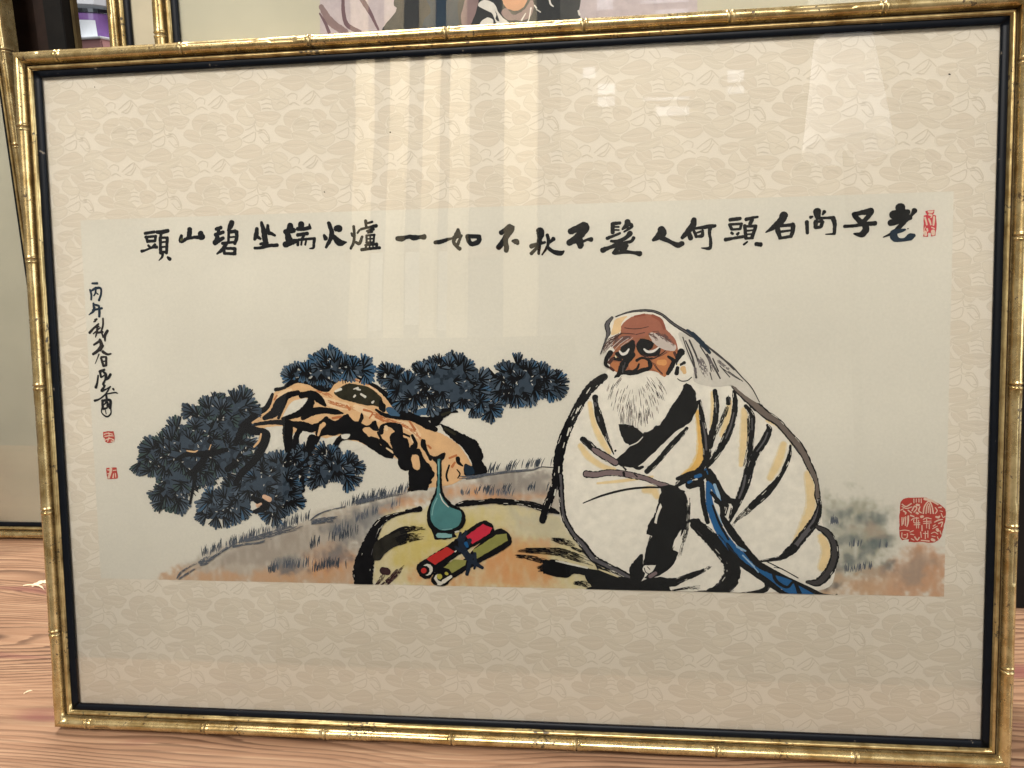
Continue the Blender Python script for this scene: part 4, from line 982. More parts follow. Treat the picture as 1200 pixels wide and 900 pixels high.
  ('d','ink',[611.2,300.8,1.64,612.1,317.5,2.34,611,334.2,2.59,608,347.4,1.65]),
  ('s','ink',[627,311,1.96,628.5,315.1,5.14,624.6,324.6,6.39,617.7,335.4,6.41,613.2,346.2,7.66,609.8,360.6,7.69,604,375.1,6.23,597.1,392.8,1.75]),
  ('s','greyink',[627.4,317.5,1.17,624.6,324.6,1.4,618.9,333,1.17]),
  ('s','greyink',[609.7,353.4,1.65,608,363,1.89,604.6,372.7,1.42]),
  ('s','greyink',[614.7,305.6,0.93,614.9,315.1,0.94]),
  ('s','ink',[645.8,328.2,1.96,644.4,338.9,3.67,637.4,354.4,3.94,627.1,367.7,6.43,614.5,379.9,5.72]),
  ('d','ink',[619.1,375,5.91,609.9,384.8,4.74,602.9,390.9,2.85,598.3,398.3,1.19]),
  ('s','ink',[599.1,278.8,2.7,606,284.2,6.37,616.4,293.7,7.59,625.6,302.1,7.58,635.9,309.2,6.35,645.1,319.9,6.35,652,328.2,7.08,657.2,336.5,6.34,660.1,343,5.86,664.8,353.1,5.37,667.1,360.2,3.67,667.8,369.8,4.89,669.6,379.3,3.68]),
  ('s','greybrown',[599.1,278.8,1.7,606,284.2,4.01,616.4,293.7,4.77,625.6,302.1,4.77,635.9,309.2,3.99,645.1,319.9,3.99,652,328.2,4.45,657.2,336.5,3.99,660.1,343,3.68,664.8,353.1,3.38,667.1,360.2,2.3,667.8,369.8,3.08,669.6,379.3,2.31]),
  ('s','ink',[669,373.3,2.94,669.4,379.3,4.41,665.8,391.3,7.62,656.2,404.7,7.66,648.2,415.7,7.69]),
  ('s','greyink',[669,373.3,1.4,669.4,379.3,2.1,665.8,391.3,3.63,656.2,404.7,3.65,648.2,415.7,3.66]),
  ('s','ink',[649.4,414.5,7.43,644.8,418.2,7.45,637.9,423.2,4.23,622.9,426.1,2]),
  ('s','ink',[669,374.5,1.71,669.9,381.7,2.7,667.5,391.3,3.19,663,397.4,2.46]),
  ('s','ink',[667.5,396.1,3.69,675.5,400.8,6.38,681.3,410.4,6.39,681.7,422.4,7.14,677.1,434.6,7.65,669.2,443.2,7.18,660,443.2,2.73]),
  ('s','greydark',[667.5,396.1,2.11,675.5,400.8,3.65,681.3,410.4,3.65,681.7,422.4,4.08,677.1,434.6,4.37,669.2,443.2,4.11,660,443.2,1.56]),
  ('s','ink',[626.3,425.8,1,633.3,429.3,1,642.6,434,0.87,653,439.9,0.99]),
  ('s','ink',[633.3,431.2,0.62,640.3,432.3,0.62]),
  ('s','ink',[455.2,354.3,5.15,455.8,364.1,5.16,456.2,375.3,4.91,458.4,391.4,4.92,465.6,405,4.92,474,414.8,6.74,482.4,425.9,6.73,493.3,432,5.95,505.4,438,5.93,513.8,442.8,5.41]),
  ('s','greyink',[455.2,354.3,2.45,455.8,364.1,2.46,456.2,375.3,2.34,458.4,391.4,2.34,465.6,405,2.35,474,414.8,3.21,482.4,425.9,3.21,493.3,432,2.83,505.4,438,2.83,513.8,442.8,2.58]),
  ('d','ink',[453.4,351.8,1.72,454.1,364.2,1.97,454.9,375.3,1.23]),
  ('d','ink',[457.4,356.7,1.23,457.7,371.6,1.48,459.6,390.1,1.23,466.8,402.5,1.23]),
  ('q','ink',[483.6,430.9,493.3,435.7,503,441.8,513.8,442.8,519.8,447.6,529.5,442.5,539.1,441,545.1,442.1,558.2,441.9,563,440.5,560.6,444.3,552.2,449.4,546.5,450.2,548.6,454.5,535.5,454.9,502.9,455,493.2,448.2]),
  ('s','rockpale',[487.2,435.8,0.99,495.7,438.8,1.72,503.6,442,0.98]),
  ('q','ink',[539.4,363.5,547.7,361.6,554.8,363.4,560.7,369.5,562.1,375.5,561.5,396.3,557.1,404.9,549.9,417.3,554.7,419.7,551.1,429.7,545.1,435.9,539.1,439.8,529.5,444.3,525.9,442.5,534.3,434.9,535.6,431.2,527.2,431.3,524.7,432.6,525.8,421.4,527.2,414,532.3,406.5,527.9,404.1,529.1,396.7,535.7,385.6,536.9,381.9,538.2,373.3,540.6,368.4]),
  ('p','ink',[513.3,435.3,516.3,429.1,523.8,421.5,525,430.1,526.2,440,521.1,447.6,515,446.5]),
  ('q','robe',[539.9,377.6,540.8,380.6,538.1,388,536.3,395.4,534.7,394.2,535.7,388,537.5,382.5]),
  ('q','robe',[557.1,400,555.9,407.4,552.9,413.6,549.7,416.1,551.1,409.9,554.7,403.7]),
  ('q','robe',[530.3,405.3,531.5,407.8,527.8,415.2,526,425.2,525,430.1,524.8,422.7,527.3,411.5]),
  ('d','ink',[563.6,371.9,2.87,562.1,396.3,3.37,558.5,411.1,3.14,554.1,429.6,1.45]),
  ('d','ink',[538.1,378.2,1.21,534.5,389.3,1.45]),
  ('d','ink',[531.5,405.3,1.21,527.2,420.2,1.46]),
  ('s','robe',[527.1,435.1,6.11,531.9,433.7,4.88]),
  ('s','ink',[525.9,433.8,0.77,527.1,437.5,0.9,529.5,438.7,0.77]),
  ('s','ink',[528.4,432.6,0.64,530.7,435,0.77]),
  ('s','ink',[529.5,441.2,3.85,535.5,437.4,3.84]),
  ('s','greyviolet',[530.7,441.2,3.18,535.5,438,2.93]),
  ('s','ink',[565.4,392.6,3.78,570.1,393.7,7.56]),
  ('s','ink',[546.3,447.7,5.12,563,440.5,5.09,572.5,436.6,3.8]),
  ('d','ink',[570.1,437.9,3.63,577.2,434.1,3.14,584.3,429.6,1.44]),
  ('d','ink',[548.6,453.2,1.22,563,450.4,2.43,574.8,450.2,4.84]),
  ('s','ink',[552.4,363.4,2.52,558.3,358.5,5.53,570.1,352.4,6.26]),
  ('s','ink',[554.8,365.9,1.26,559.5,367.6,1.76]),
  ('s','ink',[568.9,395.2,10.34,578.3,404,11.59,588.9,414.9,13.09,597.2,425.1,14.09,599.3,436.1,13.1,595.1,446,14.15,586.7,451.4,8.36,579.6,453.2,4.57]),
  ('d','ink',[600.7,441,4.8,590.2,452.9,4.82,574.8,454.1,3.63,559.4,454.2,1.22]),
  ('d','ink',[590.1,421.6,2.4,593.7,428.9,2.4,592.5,437.5,1.68]),
  ('d','ink',[590.2,451.1,3.62,598.4,452.1,3.61,600.8,450.8,2.4]),
  ('s','ink',[627,442.9,4.01,627.6,449,4.51,619.5,453.1,4.02,602,454.7,1.52]),
 ]),
 ('painted_sash', 'bright blue sash knotted at the waist and trailing down', [
  ('s','ink',[573,354.8,7.5,578.3,351.2,7.49,581.8,356,8.74,586.5,366.8,6.49,593.5,374,5.74,600.5,375.2,4.49]),
  ('s','ink',[553.6,356.7,3.02,563,353.7,5.77,572.4,351.2,6.25]),
  ('s','ink',[563,362.1,6.28,573.6,359.7,6.26]),
  ('s','ink',[574.2,362.1,4.26,575.4,377.8,4.27,578.9,393.6,3.77]),
  ('s','ink',[590,376.5,5,594.7,378.9,3.75]),
  ('s','blue',[563,359.7,2.39,565.4,358.5,1.91]),
  ('s','blue',[568.9,354.8,3.1,573,353.6,3.1]),
  ('s','blue',[578.1,349.9,1.19,578.9,352.4,0.95]),
  ('s','blue',[576.5,348.7,1.43,577.7,348.1,0.95]),
  ('s','blue',[578.9,359.6,3.1,580.7,377.8,6.21,585.4,392.3,7.41,591.3,404.4,7.41,599.5,415.3,7.65,607.7,423.7,8.6,619.4,433.3,8.59,632.2,440.3,10.24,645,446.2,12.35,654.3,451.5,10.67,663.5,453.3,5.21]),
  ('s','blue',[580.7,360.8,2.38,585.3,368,2.62,588.9,374.7,2.38]),
  ('s','bluepale',[584.4,361.4,2.38,587.7,370.4,2.62,588.9,374.7,1.19]),
  ('s','bluepale',[585.4,383.8,1.67,590.1,393.5,1.91]),
  ('s','ink',[590.1,387.4,3.01,593.6,393.4,5.51,600.6,404.3,6.76,610,416.3,5.51,620.5,428.4,5.76,632.2,434.8,4.5,645,440.1,1.74,663.5,448.8,1.74,672.7,453.5,2.23,682.5,454.5,1.98,684.2,453.2,1.24]),
  ('s','ink',[581.8,368.1,3,590,378.9,3.75,591.2,387.4,4.51]),
  ('s','ink',[585.4,375.3,3.25,592.4,378.9,3]),
  ('s','ink',[594.8,411.7,2.51,604.2,426.2,5.27,617.1,435.8,5.27,628.8,444.1,5.26,638.1,451.2,4,645.1,455,3.25]),
  ('s','ink',[632.2,434.2,2.5,635.2,442.7,3,643.9,448,2.5,649.6,443.4,2.49,654.3,452.7,3.74]),
  ('s','ink',[649.6,443.4,1.74,663.5,450.6,2.24,670.4,455.1,1.74]),
  ('s','ink',[583,379,1.75,588.9,394.7,2.26,596,408,1.76]),
  ('s','bluepale',[603,414,1.91,610,417.6,1.43]),
  ('s','bluepale',[607.7,421.3,1.19,617.1,430.9,1.43]),
  ('s','bluepale',[614.7,428.5,0.95,620.6,435.7,0.95]),
  ('d','inkblue',[586.6,402.1,1.2,598.3,416.5,1.44,607.7,424.9,0.96]),
  ('s','ink',[586.5,358.4,3.24,591.2,368,3.74,598.2,375.2,3.24,600,378.8,2.49]),
  ('s','ink',[595.9,378.9,1.25,593.6,387.4,1]),
  ('s','ink',[598.2,381.3,1,596.5,389.8,1]),
  ('s','ink',[594.1,380.1,0.75,592.4,386.2,0.75]),
 ]),
 ('painted_head', 'balding head with heavy eyebrows, white beard and long grey hair', [
  ('p','robe',[503.3,220.5,514.1,216.5,524,215.4,533.8,216,542,219.5,549.3,225.8,558.3,232.1,567.2,238.9,571.3,244.7,573.7,255.5,570.5,270.4,563.9,274.5,555,274.4,550,271.9,543.5,271.8,533.6,265.1,517.1,270,505.5,269.9,498,263.1,494.7,258,495.6,249.6,494,244.6,497.4,236.2,495.8,227.9,500,221.3]),
  ('p','facebrown',[507.4,228,514.1,221.5,522.3,218.7,532.2,218.1,540.4,221.5,543.6,229.4,551.8,238.7,554.2,245.3,554.6,252,552.7,258.6,546.8,267.3,543.3,270.6,538.6,267.2,532,265.1,523.7,266.7,516.3,266.6,505.5,266.9,500.1,263.5,497.6,258,498.9,251.3,502.5,248,500.3,243.8,502.5,238,507.4,233]),
  ('p','face',[508.3,227.2,514.1,221.5,522.3,218.7,532.2,218.1,540.4,221.5,542.8,228.6,546.9,232.8,551.8,238.7,553.8,245.3,550.1,244.4,543.6,240.2,538.7,234.3,530.5,234.2,527.2,236.7,520.6,237.8,515.6,235.7,509,232.6]),
  ('s','face',[504,239.7,4.99,510.7,238.1,5.82,517.3,236.5,4.15]),
  ('s','face',[519.7,239.9,3.32,519.7,246.6,2.99]),
  ('p','facepale',[502.9,222.1,509.1,219.8,513.3,219.4,508.3,224.7,507.4,231.4,504.9,233.8,499.5,234.6,500.8,228.8]),
  ('s','facedark',[533.8,219.3,2.47,540.4,223.2,2.8,543.6,230.3,2.47]),
  ('s','facedark',[519,219.9,1.65,527.3,218.4,1.98]),
  ('s','face',[517.4,225.7,4.97,527.2,224.2,5.78,535.4,227.7,4.94]),
  ('s','browndark',[510.7,229.1,0.75,516.5,230,0.75,523.9,229.8,0.74,530.5,228.4,0.58]),
  ('s','browndark',[507.4,233.5,0.66,514,234,0.83,519,234.5,0.66]),
  ('s','browndark',[519.8,234.9,0.66,527.2,233.3,0.66]),
  ('s','browndark',[533.8,232.6,0.5,538.7,232.3,0.49]),
  ('p','faceorange',[498.5,256.3,502.2,258.1,506,258.1,505.1,265.2,500.1,263.1]),
  ('p','faceorange',[520.5,244.1,522.2,250.3,527.1,255,532.2,258.4,530.3,263.4,523.7,265.1,516.3,265.1,514.2,259.9,516.4,254,519,249.9]),
  ('p','faceorange',[533.7,256.3,543.5,251.8,551.9,249,554.6,252,552.7,258.6,546.8,267.3,543.3,270.6,538.6,267.2,533.6,262.6]),
  ('s','facepale2',[538.6,258.4,4.14,543.5,258.5,4.96]),
  ('s','browndark',[533.7,258.4,0.66,536.9,263.4,0.66,541.8,268.5,0.66]),
  ('s','browndark',[551.7,250.3,2.47,553.4,255.3,1.65]),
  ('p','ink',[506.5,248.1,508.1,244.7,514,241.5,517.3,238.8,519.1,240.3,519.5,246.5,517.2,251.5,513.9,255.3,508.1,254.8,504.3,253.1,502.4,250.1,504.8,248.9]),
  ('s','white',[506.3,248.5,1.33,508.5,251,2.17,511.8,250.2,2.16,514.1,246.9,1.16]),
  ('s','ink',[509.9,246.8,2.62,510.8,248.1,2.27]),
  ('p','ink',[521.2,240.7,525.5,238.1,530.5,239.4,535.5,242.6,534.5,245.2,530.8,247.7,535.3,249.2,538.6,245.3,540.4,246.8,538.8,251.8,532,253.7,525.4,252.8,521.3,249.1,520.4,244.9]),
  ('s','white',[526.7,247.1,1.33,529.6,249.3,2.15,534.5,248.8,1.99,539.1,245.5,0.83]),
  ('p','ink',[527.1,244.1,532.1,242.5,534.5,244.2,531.7,247.9,529.6,247.9,527.1,246.6]),
  ('s','ink',[524.6,254.1,0.7,533.7,255.2,1.22,540.3,251.8,1.04,544.5,248.5,0.69]),
  ('s','ink',[527.1,255.4,0.44,533.7,254.2,0.52]),
  ('s','ink',[520.5,256.6,2.62,524.6,254.5,2.27,529.6,256,2.26,532.4,260.1,2.96,530.3,263.4,3.31,525.4,264.7,3.67,520.4,266.6,3.67,515.4,266.7,4.55,510.5,266.7,3.33,507.1,267.5,2.28]),
  ('s','ink',[522.5,259.5,1.57,520.8,263.3,2.27,517.9,265.3,2.1]),
  ('s','ink',[517.2,251.5,5.41,512.2,256.5,6.3,508.8,262.3,6.66,505.5,268.2,3.86,503,270.8,2.99]),
  ('s','ink',[501.4,254.7,2.98,507.2,255.8,2.98]),
  ('s','ink',[504.8,250.5,2.63,503.1,253,2.1]),
  ('s','ink',[499,249.6,4.56,495.6,254.6,4.04,494.7,259.7,3.34,497.6,262.2,1.58]),
  ('s','ink',[530.4,258.4,1.74,531.2,262.5,2.09]),
  ('s','greyink',[498.5,253.8,0.67,496.8,258.8,0.59]),
  ('s','greyink',[509.3,260.7,0.67,508.8,266.5,0.75]),
  ('s','greyink',[510.9,258.2,0.5,510.1,262.3,0.5]),
  ('s','paleyel',[502.9,252.6,1.17,503.5,253.9,0.83]),
  ('s','faceorange',[527.1,258.7,2.49,527.5,261.7,2.16]),
  ('s','ink',[557.4,249.5,6.05,555,253.6,4.5,553.3,257.9,2.6]),
  ('s','ink',[559.9,258.7,2.77,556.6,260.5,2.08]),
  ('s','ink',[546.4,253.5,1.91,550.9,257.1,3.64,549.4,261.9,3.99,546,267.9,3.13]),
  ('s','ink',[554.2,262.8,2.95,553.3,267.8,3.82]),
  ('s','ink',[554.1,272.1,0.78,557.4,274.1,0.87,562.3,273.7,0.87,565.6,271,0.86]),
  ('s','ink',[554.2,256.1,0.87,553.3,260.3,1.04]),
  ('s','facetan',[558.7,263.6,4.95,559.9,267,3.3]),
  ('s','paleyel',[555.4,260.3,1.65,554.2,260.7,0.99]),
  ('s','ink',[503.3,219.7,1.05,514.1,216.2,1.56,524,215,2.08,533.8,215.6,2.42,542,219.1,2.24,549.3,225.4,2.59,558.3,231.5,2.75,567.2,237.6,3.44,573.7,243.1,3.44,578.6,247.7,2.92]),
  ('s','greyink',[503.3,219.7,0.4,514.1,216.2,0.6,524,215,0.79,533.8,215.6,0.92,542,219.1,0.85,549.3,225.4,0.98,558.3,231.5,1.05,567.2,237.6,1.31,573.7,243.1,1.31,578.6,247.7,1.11]),
  ('s','ink',[500.4,220.4,2.62,496.2,226.2,4.54,497.2,232.9,4.02,494.9,238.7,1.58,490.4,250.8,0.7]),
  ('s','greyink',[500.4,220.4,1.54,496.2,226.2,2.68,497.2,232.9,2.38,494.9,238.7,0.93,490.4,250.8,0.42]),
  ('d','brownhair',[516.5,236.9,2.16,508.2,238.1,3.33,499.9,242.1,3,491.4,251.2,1.17]),
  ('d','brownhair',[512.3,238.1,2.49,504,242.2,3.33,496.5,247.9,1.67]),
  ('d','brownhair',[505.7,236.4,1.66,499.1,237.9,2,493.2,244.5,1.17]),
  ('s','browpale',[514,237.7,0.42,507.3,242.2,0.5,502.5,247.2,0.33]),
  ('s','browpale',[509,237.2,0.58,501.5,243.8,0.67,499.2,246.3,0.42]),
  ('s','browpale',[504,237.2,0.5,496.5,245.4,0.67,493.1,249.6,0.33]),
  ('s','browpale',[499.9,237.9,0.58,493.1,247.9,0.59]),
  ('s','browpale',[513.1,240.2,0.33,507.3,244.7,0.42]),
  ('s','browpale',[505.7,233.8,0.42,500.7,237.9,0.5,496.5,242.1,0.42]),
  ('s','browpale',[517.3,237.3,0.33,512.3,241.4,0.42]),
  ('d','browndark',[508.2,233.5,1.66,501.6,237.1,2.16,494,244.6,1.67,490.6,251.2,0.84]),
  ('d','browndark',[505.7,235.5,1.33,499,241.3,1.67,493.1,248.7,1]),
  ('p','browpale',[530.5,234.2,535.4,233.9,542,236.9,548.5,241.9,553.4,245.3,551.7,248.6,546.8,248.6,541.1,246.8,537,244.3,533.7,240.9]),
  ('d','brownhair',[530.5,234.2,1.65,537,238.5,1.65,537.8,242.6,0.83]),
  ('d','brownhair',[537,233.5,2.47,543.6,238.5,2.8,546.8,242.7,1.15]),
  ('d','brownhair',[542,234.4,2.47,548.5,241.1,2.47,553.4,247,0.99]),
  ('d','brownhair',[533.8,234.3,1.65,535.4,237.6,1.32,537,241.8,0.83]),
  ('p','hairwash',[555,234,565.5,237.7,579.4,246.1,590.9,254.5,600.2,264,609.4,274.8,620.9,292.6,609.4,286.6,599.1,278.2,588.7,279.3,577.1,278.1,567.8,274.4,566.6,262.5,560.8,250.6]),
  ('s','greydark',[560.8,240.6,1.05,566.6,255.4,1.53,569.5,271.5,1.65]),
  ('s','greydark',[563.7,240,1.41,569,251.9,1.52,570.7,257.8,0.94]),
  ('s','greydark',[558.5,237.6,0.94,562,248.3,0.94,567.8,262.5,1.06]),
  ('s','greydark',[577.6,244.9,1.17,584,249.7,1.4,590.9,255.7,1.4,600.2,265.2,0.93]),
  ('s','greydark',[578.2,252,1.4,584,262.7,1.64,588.9,272.2,1.17]),
  ('s','greydark',[582.9,255.6,1.17,587.5,266.3,1.17]),
  ('s','greydark',[588.6,261.6,0.82,596.7,271.1,0.93]),
  ('s','greydark',[595.6,266.4,0.82,607.1,274.7,0.7]),
  ('s','greydark',[577.1,244.3,1.64,587.5,253.1,1.52,597.9,261.7,1.4,605.9,270.6,1.05,614,279.5,0.81,620.7,292,0.81]),
  ('s','greydark',[572.4,244.8,0.94,579.4,256.7,1.05,581.7,266.2,0.82]),
  ('s','greydark',[580.6,267.4,0.94,582.3,273.4,0.7]),
  ('s','greydark',[591,264,0.7,599,269.9,0.7,604.8,273.5,0.58]),
  ('d','greyhair',[571.9,254.9,3.98,575,262.6,5.86,578.2,271.5,3.52]),
  ('d','greyhair',[568.4,262.6,2.35,569.5,272.1,2.12]),
  ('d','greyhair',[579.4,254.4,2.81,582.9,262.7,3.04,585.2,267.5,1.64]),
  ('d','greyhair',[586.3,256.8,2.34,593.3,262.8,2.33,599,266.4,1.4]),
  ('s','inkblue',[562,231.7,1.87,567.8,236.5,3.51,574.7,243.7,3.97,580.5,250.9,2.34]),
  ('s','inkblue',[566.6,234.2,2.34,572.4,240.1,2.8]),
  ('s','browndark',[497.6,258,3.35,500.6,254.7,2.51]),
  ('s','browndark',[498.4,262.2,2.18,501.3,264.8,2.18]),
  ('s','browndark',[533.7,255.1,0.5,540.3,253,0.58,545.2,250.2,0.5]),
  ('s','browndark',[535.3,259.2,0.58,537.8,263.4,0.66,541.8,267.7,0.58]),
  ('s','browndark',[525.5,251.6,0.5,530.4,254.2,0.58]),
 ]),
 ('painted_beard', 'long white beard hatched with fine dark strokes', [
  ('p','robe',[497.1,273.3,505.5,270.6,511.4,271.1,518.5,271.2,526.8,269.3,532.7,266.7,546.8,273.1,557.9,277.3,556.7,283.9,547.9,297,543.1,305.4,536,311.4,532.5,315,526.5,316.8,520.6,312.6,517.1,310.2,506.4,308.9,503.4,300.5,502.9,288.4,497,281.1]),
 ]),
]
WASHES = [
 (0,'hillgrey',0.75,5,0.5,[92.6,453.4,108,444.3,126,430.4,148.6,419,179.8,409.1,216.3,398.4,229.9,393.6,256.2,386.4,291.6,376,321.1,368.9,353.3,361.9,383.5,357.2,413.5,351.8,451.9,347.9,457.2,386.4,442.1,416.6,382.9,387.3,352.8,380,314.6,380.4,283.2,396,274.6,419.3,277.3,458.1,257.6,456.9,95.8,454.9]),
 (0,'hilltan',0.8,6,0.5,[84.2,453.6,100.5,444.4,129.2,447,178.3,442.9,226.7,435.7,274.3,430.9,273.4,458.2,95.8,455.7]),
 (0,'hillorange',0.7,6,0.5,[220.6,429.5,237,416.8,257.4,419.6,270.5,427.1,258.2,441.3,235.9,444.9]),
 (0,'hillgrey2',0.6,5,0.6,[129.7,437.5,179.6,414.5,244,396.5,291.2,388.3,282.5,419.2,226.9,431.8,178.5,439.7]),
 (0,'slatewash',0.7,4,0.7,[196.5,432.3,223,427.9,228.1,441.9,202.4,445.6]),
 (0,'slatewash',0.6,4,0.7,[228.6,427.8,258.9,419.5,270.3,431,246.3,441.6]),
 (0,'slatewash',0.55,5,0.6,[243.7,404.3,291.5,379.1,322.5,372.7,302.6,395.8,266.8,419.4]),
 (0,'hillorange',0.6,6,0.5,[299,386.7,322.5,374.2,341.5,376.3,322.2,384.9]),
 (0,'hillorange',0.75,5,0.5,[354.7,366.4,383.4,363.2,420.6,368.9,442.7,373.2,413,377.9,371.8,378.3,357.5,375.4]),
 (0,'slatewash',0.5,5,0.6,[380.5,357.2,413.5,351.8,448.9,350.8,442.8,368,413.1,371.9,387.8,368.4]),
 (0,'rock',0.95,3,0.25,[285.8,411.4,298.8,392.8,314.5,385,337.5,383.2,367.9,381.4,398.1,379.6,427.8,382.3,453.5,389.5,465.8,408.7,478.8,425,500.6,439.6,529.5,453.9,485.8,456.4,381.5,455.7,312.4,455.7,281.3,454.9,290,426.8]),
 (0,'rockyellow',0.95,7,0.4,[301.9,418.9,329.5,395.5,367.8,387.4,382.6,402.4,359.5,417.9,312.9,440.3]),
 (0,'rockyellow',0.5,8,0.5,[404.8,417.2,442.3,401.6,456.9,416.4,441.8,439.2,411.9,441.4]),
 (0,'hillorange',0.65,8,0.6,[312.6,449.5,336.1,436.7,381.9,432.8,412.2,421.6,442,424.1,449,454.2,366.2,456.1]),
 (0,'rockgrey',0.7,8,0.3,[412.9,386.9,449.9,389.5,464.4,405,449.5,416.5,412.5,409.5]),
 (0,'hillorange',0.6,4,0.3,[628.8,450.2,637.2,447.1,641.4,455.1,628.9,455.3]),
 (0,'hillorange',0.55,10,0.6,[382.3,417.6,412.5,405.8,449.5,416.5,441.8,437.7,404.3,447.6]),
 (0,'rockyellow',0.5,9,0.5,[337.4,387.8,383,384.2,405.3,394.5,367.4,406.4]),
 (0,'hillgrey2',0.5,6,0.6,[383.5,357.2,443,350.9,450.1,367.9,413.1,375.7]),
 (0,'mistgrey',0.8,9,0.5,[671,384.1,679.7,371.1,696.7,373.8,713.6,376.5,727.3,392,729.6,412,717.9,437.4,690.9,448.8,671.8,449.2,680.4,427.2]),
 (0,'hilltan',0.75,9,0.4,[678.5,436,697.5,432.7,728,432.1,768.8,434.2,769.2,454.2,674.6,455]),
 (0,'hillorange2',0.9,8,0.4,[724.6,430,737.8,417.6,749.7,411.7,768.6,424.2,769.2,454.2,731.7,455.1]),
 (0,'hillgrey2',0.6,7,0.5,[728.6,432.1,743.2,418.9,758,425.8,751.7,443.9,738.3,447.7]),
 (0,'tealdark',0.62,2.6,0.75,[676.5,382.6,695.5,381,696.9,390.2,677.9,392.6]),
 (0,'tealdark',0.62,2.6,0.75,[683.5,404.8,703.9,400.9,705.4,410.2,685,412.7]),
 (0,'tealdark',0.62,2.6,0.75,[690.6,419.8,710.8,415.9,709.7,427.4,692.1,429.9]),
 (0,'tealdark',0.62,2.6,0.75,[711.7,383.6,723.8,384.9,724,394.9,713.2,392.9]),
 (0,'tealdark',0.62,2.6,0.75,[710.7,405.8,728.1,402.7,727,413.5,713.5,414.4]),
 (0,'tealdark',0.62,2.6,0.75,[681.1,428,698.8,424.7,696.2,434.2,681.2,434.5]),
 (0,'tealdark',0.62,2.6,0.75,[696.9,387.4,707.7,385.8,707.8,394.4,698.4,394.5]),
 (0,'tealdark',0.62,2.6,0.75,[719.1,425.8,729.9,424.2,728.7,432.8,720.6,432.3]),
 (0,'tealdark',0.62,2.6,0.75,[675.8,444,689.5,442.3,689.6,448.8,675.9,449.1]),
 (0,'tealdark',0.62,2.6,0.75,[700,412.5,713.4,406.5,715,419.4,702.8,421.8]),
 (0,'tealdark',0.62,2.6,0.75,[675.2,391.2,688.8,392.5,688.9,398.2,675.3,398.4]),
 (0,'mistbrown',0.6,5,0.6,[697,396.7,710.5,395.1,724,399.2,710.7,403.7]),
 (0,'mistbrown',0.6,5,0.6,[700.9,432.6,717.8,429.4,724.7,437.9,704.5,441.3]),
]


# ------------------------------------------------------------------ picture frame builder
DOUT = 21.0        # width of the moulding beside the opening (mm)
BACK = 16.0        # depth of the moulding behind the mount (mm)
PROFILE_SLIP = [(0.0, 1.9), (0.0, 4.7), (0.6, 5.2), (4.6, 6.5), (5.2, 6.1)]
PROFILE_BEAD = [(5.2, 4.6), (5.3, 7.6)] + [(7.1 + 1.7 * math.cos(math.pi - t * math.pi / 8), 7.7 + 2.4 * math.sin(t * math.pi / 8)) for t in range(0, 9)] + [(8.8, 5.0)]
PROFILE_MAIN = [(8.3, 5.4), (9.0, 4.6), (10.9, 4.6)] + [(16.0 + 5.0 * math.cos(math.pi - t * math.pi / 12), 7.6 + 6.4 * math.sin(t * math.pi / 12)) for t in range(0, 13)] + [(21.0, 2.0), (20.4, -4.0), (20.2, -BACK)]


def moulding(name, side, w, h, profile, mat, parent, nodes=(), slots=(), wob=0.0, seed=0):
    """one mitred length of moulding; nodes are bamboo joints, slots carved scars (mm along the side)"""
    n = w if side in 'tb' else h
    pos = set(np.linspace(-DOUT, n + DOUT, max(12, int(n / 7))).tolist())
    for p in nodes:
        pos.update((p + np.linspace(-6, 6, 25)).tolist())
    for a, c, _ in slots:
        pos.update(np.linspace(a - 2, c + 2, 26).tolist())
    pos = sorted(p for p in pos if -DOUT <= p <= n + DOUT)
    m = len(profile)
    verts, faces, recess_dark = [], [], []
    groove = profile is PROFILE_MAIN
    for p in pos:
        for j, (d, hh) in enumerate(profile):
            off = 0.0
            bv = 0.0
            if nodes and 3 < j < m - 2:
                for q in nodes:
                    dx = p - q
                    off += 0.55 * math.exp(-((dx - 1.9) / 0.9) ** 2) + 0.55 * math.exp(-((dx + 1.9) / 0.9) ** 2) - 1.0 * math.exp(-(dx / 0.7) ** 2) + 0.35 * math.exp(-abs(dx) / 14)
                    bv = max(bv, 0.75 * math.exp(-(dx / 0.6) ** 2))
            for a, c, jj in slots:
                if a < p < c and abs(j - jj) <= 1:
                    e = min(1, (p - a) / 3, (c - p) / 3) * (1.0 if j == jj else 0.35)
                    off -= 1.3 * e
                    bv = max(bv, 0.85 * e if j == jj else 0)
            if groove and j < 3: bv = 1.0  # recess darkening put into the colour, at the joints too
            if wob:
                off += wob * mnoise.noise(Vector((p * 0.06, j * 0.7, seed + 3.1)))
            # push along the profile's rough outward direction
            cx = 16.0 if profile is PROFILE_MAIN else 7.1
            ang = math.atan2(hh - 3.0, d - cx)
            dd, h2 = d + off * math.cos(ang) * (0.0 if not nodes and not wob else 1.0), hh + off * math.sin(ang)
            if j in (0, m - 1) or (groove and j < 3): dd, h2 = d, hh
            s = min(max(p, -dd), n + dd)
            if side == 't': u, v = s, -dd
            elif side == 'b': u, v = s, h + dd
            elif side == 'l': u, v = -dd, s
            else: u, v = w + dd, s
            verts.append(((u - w / 2) / 1000, -(BACK + h2) / 1000, (h + DOUT - v) / 1000))
            recess_dark.append(bv)
    for i in range(len(pos) - 1):
        for j in range(m - 1):
            a = i * m + j
            f = (a, a + 1, a + m + 1, a + m)
            faces.append(f if side in 'tr' else f[::-1])
    o = mesh_obj(name, verts, faces, mat, parent, smooth=True)
    at = o.data.attributes.new("recess_dark", 'FLOAT', 'POINT')
    at.data.foreach_set("value", recess_dark)
    return o


